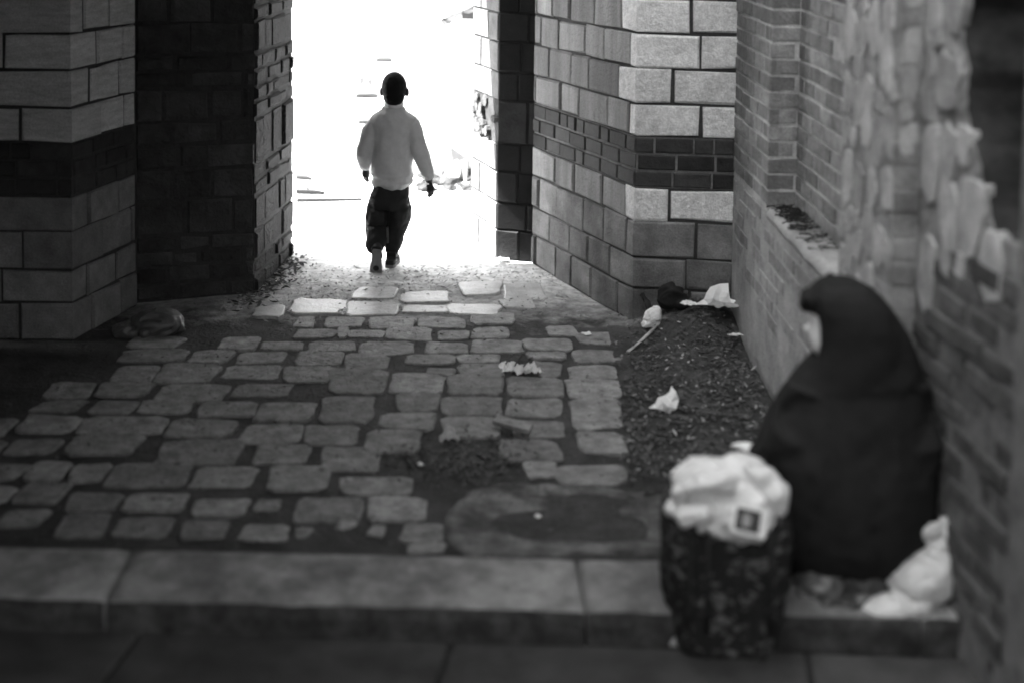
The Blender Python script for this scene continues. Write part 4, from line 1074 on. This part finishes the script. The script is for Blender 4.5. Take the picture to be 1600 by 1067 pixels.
folded('paper_scrap', 'bright white crumpled paper lying in the dark litter beside the cobbles', 'paper', [(1014, 637), (1024, 630), (1028, 621), (1040, 617), (1046, 612), (1049, 603), (1056, 611), (1061, 624), (1057, 638), (1046, 646), (1036, 641), (1025, 638)], [((1034, 630), .035), ((1048, 628), .01), ((1043, 637), .04), ((1053, 620), .03)], 6.40, .0042)
crumpled('paper_scrap', 'dull grey paper scrap beside the white crumpled paper, nearer the wall', 1108, 634, .052, .045, .025, 'paper_grey', seed=4)
crumpled('paper_scrap', 'dim scrap half buried in leaves behind the dull grey paper', 1127, 608, .036, .05, .03, 'paper_grey', seed=5)
def on_heap(name, label, px, py, Y, w, d, h, m, seed, cat='paper'):
    p = AT(px, py, Y); q_ = PROJ((p.x, p.y, 0)); return crumpled(name, label, q_[0], q_[1], w, d, h, m, cat, seed, z=None) if False else _oh(name, label, p, w, d, h, m, seed, cat)
def _oh(name, label, p, w, d, h, m, seed, cat):
    o = crumpled(name, label, 800, 700, w, d, h, m, cat, seed, z=0.0); b = U(800, 700, 0.0)
    o.location = Vector(o.location) + (p - b); return o
folded('paper_sheet', 'big white sheet of paper folded against the wall at the back of the heap', 'paper', [(1086, 476), (1100, 468), (1104, 458), (1110, 449), (1124, 444), (1138, 443), (1139, 458), (1141, 467), (1150, 470), (1144, 478), (1126, 474), (1108, 477)], [((1116, 458), .03), ((1128, 455), .0), ((1132, 466), .03), ((1112, 469), .04), ((1122, 466), .01)], 7.70, .004)
on_heap('paper_scrap', 'flat grey cardboard below the big folded white sheet of paper', 1130, 478, 7.66, .09, .06, .03, 'paper_grey', 12)
on_heap('paper_scrap', 'narrow white scrap left of the big folded sheet of paper', 1078, 476, 7.7, .06, .03, .025, 'paper', 13)
wad('plastic_bundle', 'small white bundle at the foot of the pier beside the heap', 'bundle', [(AT(1019, 498, 7.72), (.045, .04, .05)), (AT(1010, 508, 7.7), (.03, .03, .025)), (AT(1026, 486, 7.74), (.022, .02, .026))], 'paper', .010, 18)
on_heap('paper_strip', 'small white strip on the right flank of the heap', 1150, 524, 7.45, .042, .02, .02, 'paper', 15)
bp0 = AT(1047, 476, 7.82)
mb = MB(); mb.add(*ball_geo(bp0 + Vector((0, 0, .05)), (.075, .06, .07), 16, 10)); mb.add(*ball_geo(bp0 + Vector((.06, -.01, .02)), (.06, .05, .04), 14, 9))
o = fused('black_bag', mb, 'black', None, .008, 3, crumple(.012, 12)); tag(o, 'round black bag stuffed into the corner behind the heap', 'bag')
mb = MB(); a = AT(1003, 460, 7.85); b = AT(1017, 492, 7.75); mb.add(*tube_geo([a, a.lerp(b, .4) + Vector((.01, 0, 0)), b], [.016, .02, .018], 10)); tag(mb.obj('dark_tube', 'black', None, True), 'dark tube leaning on the pier behind the white bundle', 'tube')
mb = MB(); a = U(981, 558); b = U(1027, 527); mb.add(*tube_geo([a + Vector((0, 0, .03)), a.lerp(b, .5) + Vector((0, 0, .045)), b + Vector((0, 0, .07))], [.009, .008, .007], 8)); tag(mb.obj('stick', 'rubble_stone', None, True), 'thin pale stick lying at the left edge of the heap', 'stick')
crumpled('paper_scrap', 'folded pale paper lying on the cobbles beside the leaf drift', 703, 688, .05, .05, .045, 'rubble_stone', seed=6)
crumpled('paper_scrap', 'small white scrap on the cobbles right of centre near the heap', 917, 527, .03, .035, .012, 'paper', seed=7)
crumpled('paper_scrap', 'white scrap at the foot of the right gateway jamb', 785, 409, .055, .05, .03, 'paper', seed=8)
crumpled('paper_scrap', 'tiny white scrap on the sunken slab near the kerb', 840, 813, .013, .02, .010, 'paper', seed=9)
crumpled('paper_scrap', 'tiny pale scrap in the leaf drift', 657, 729, .014, .014, .010, 'paper', seed=10)
crumpled('paper_scrap', 'bright scrap on the flat stones before the gateway', 533, 490, .035, .06, .02, 'paper', seed=16)
crumpled('paper_scrap', 'crumpled tissue caught against the far edge of the kerb', 542, 862, .036, .03, .05, 'rubble_stone', z=KH - .03, seed=17)
crumpled('paper_scrap', 'pale scrap on the pavement at the left foot of the trolley', 1052, 1003, .042, .03, .05, 'rubble_stone', z=0.0, seed=18)
crumpled('paper_scrap', 'dim scrap on the pavement at the right foot of the trolley', 1212, 1000, .03, .02, .02, 'paper_grey', z=0.0, seed=19)
# hand-shaped torn leaf of paper
lf_ = thing('torn_paper', 'torn white paper with finger-like strips lying on the cobbles', 'paper', tuple(U(812, 588)))
for k, (x, y, w, d) in enumerate(((795, 580, .055, .05), (814, 583, .06, .055), (832, 585, .05, .045))):
    o = crumpled('sheet', None, x, y, w, d, .05, 'paper', None, seed=40 + k); o.parent = lf_; o.location = Vector(o.location) - Vector(lf_.location)
for k, (x0, y0, x1, y1) in enumerate(((790, 586, 803, 574), (804, 589, 817, 577), (818, 590, 832, 579))):
    a, b = U(x0, y0) + Vector((0, 0, .06)), U(x1, y1) + Vector((0, 0, .075)); mb = MB(); mb.add(*tube_geo([a, a.lerp(b, .5) + Vector((0, 0, .012)), b], [.004, .007, .003], 6)); mb.obj('vein', 'print_dark', lf_, True)
# flattened drink carton / wrapper
a, b = U(773, 671) + Vector((0, 0, .04)), U(829, 684) + Vector((0, 0, .035)); w = Vector((.01, .035, 0))
wr = thing('wrapper', 'long dark wrapper with pale edges lying on the cobbles', 'wrapper', tuple(a))
mb = MB(); mb.add([a - w, b - w, b + w, a + w, a - w + Vector((0, 0, .012)), b - w + Vector((0, 0, .012)), b + w + Vector((0, 0, .02)), a + w + Vector((0, 0, .02))], [(3, 2, 1, 0), (4, 5, 6, 7), (0, 1, 5, 4), (1, 2, 6, 5), (2, 3, 7, 6), (3, 0, 4, 7)]); mb.obj('sleeve', 'cobble', wr)
for s in (-1, 1):
    mb = MB(); mb.add(*tube_geo([a + w * s + Vector((0, 0, .018)), b + w * s + Vector((0, 0, .018))], [.004, .004], 6)); mb.obj('fold', 'paper_grey', wr)
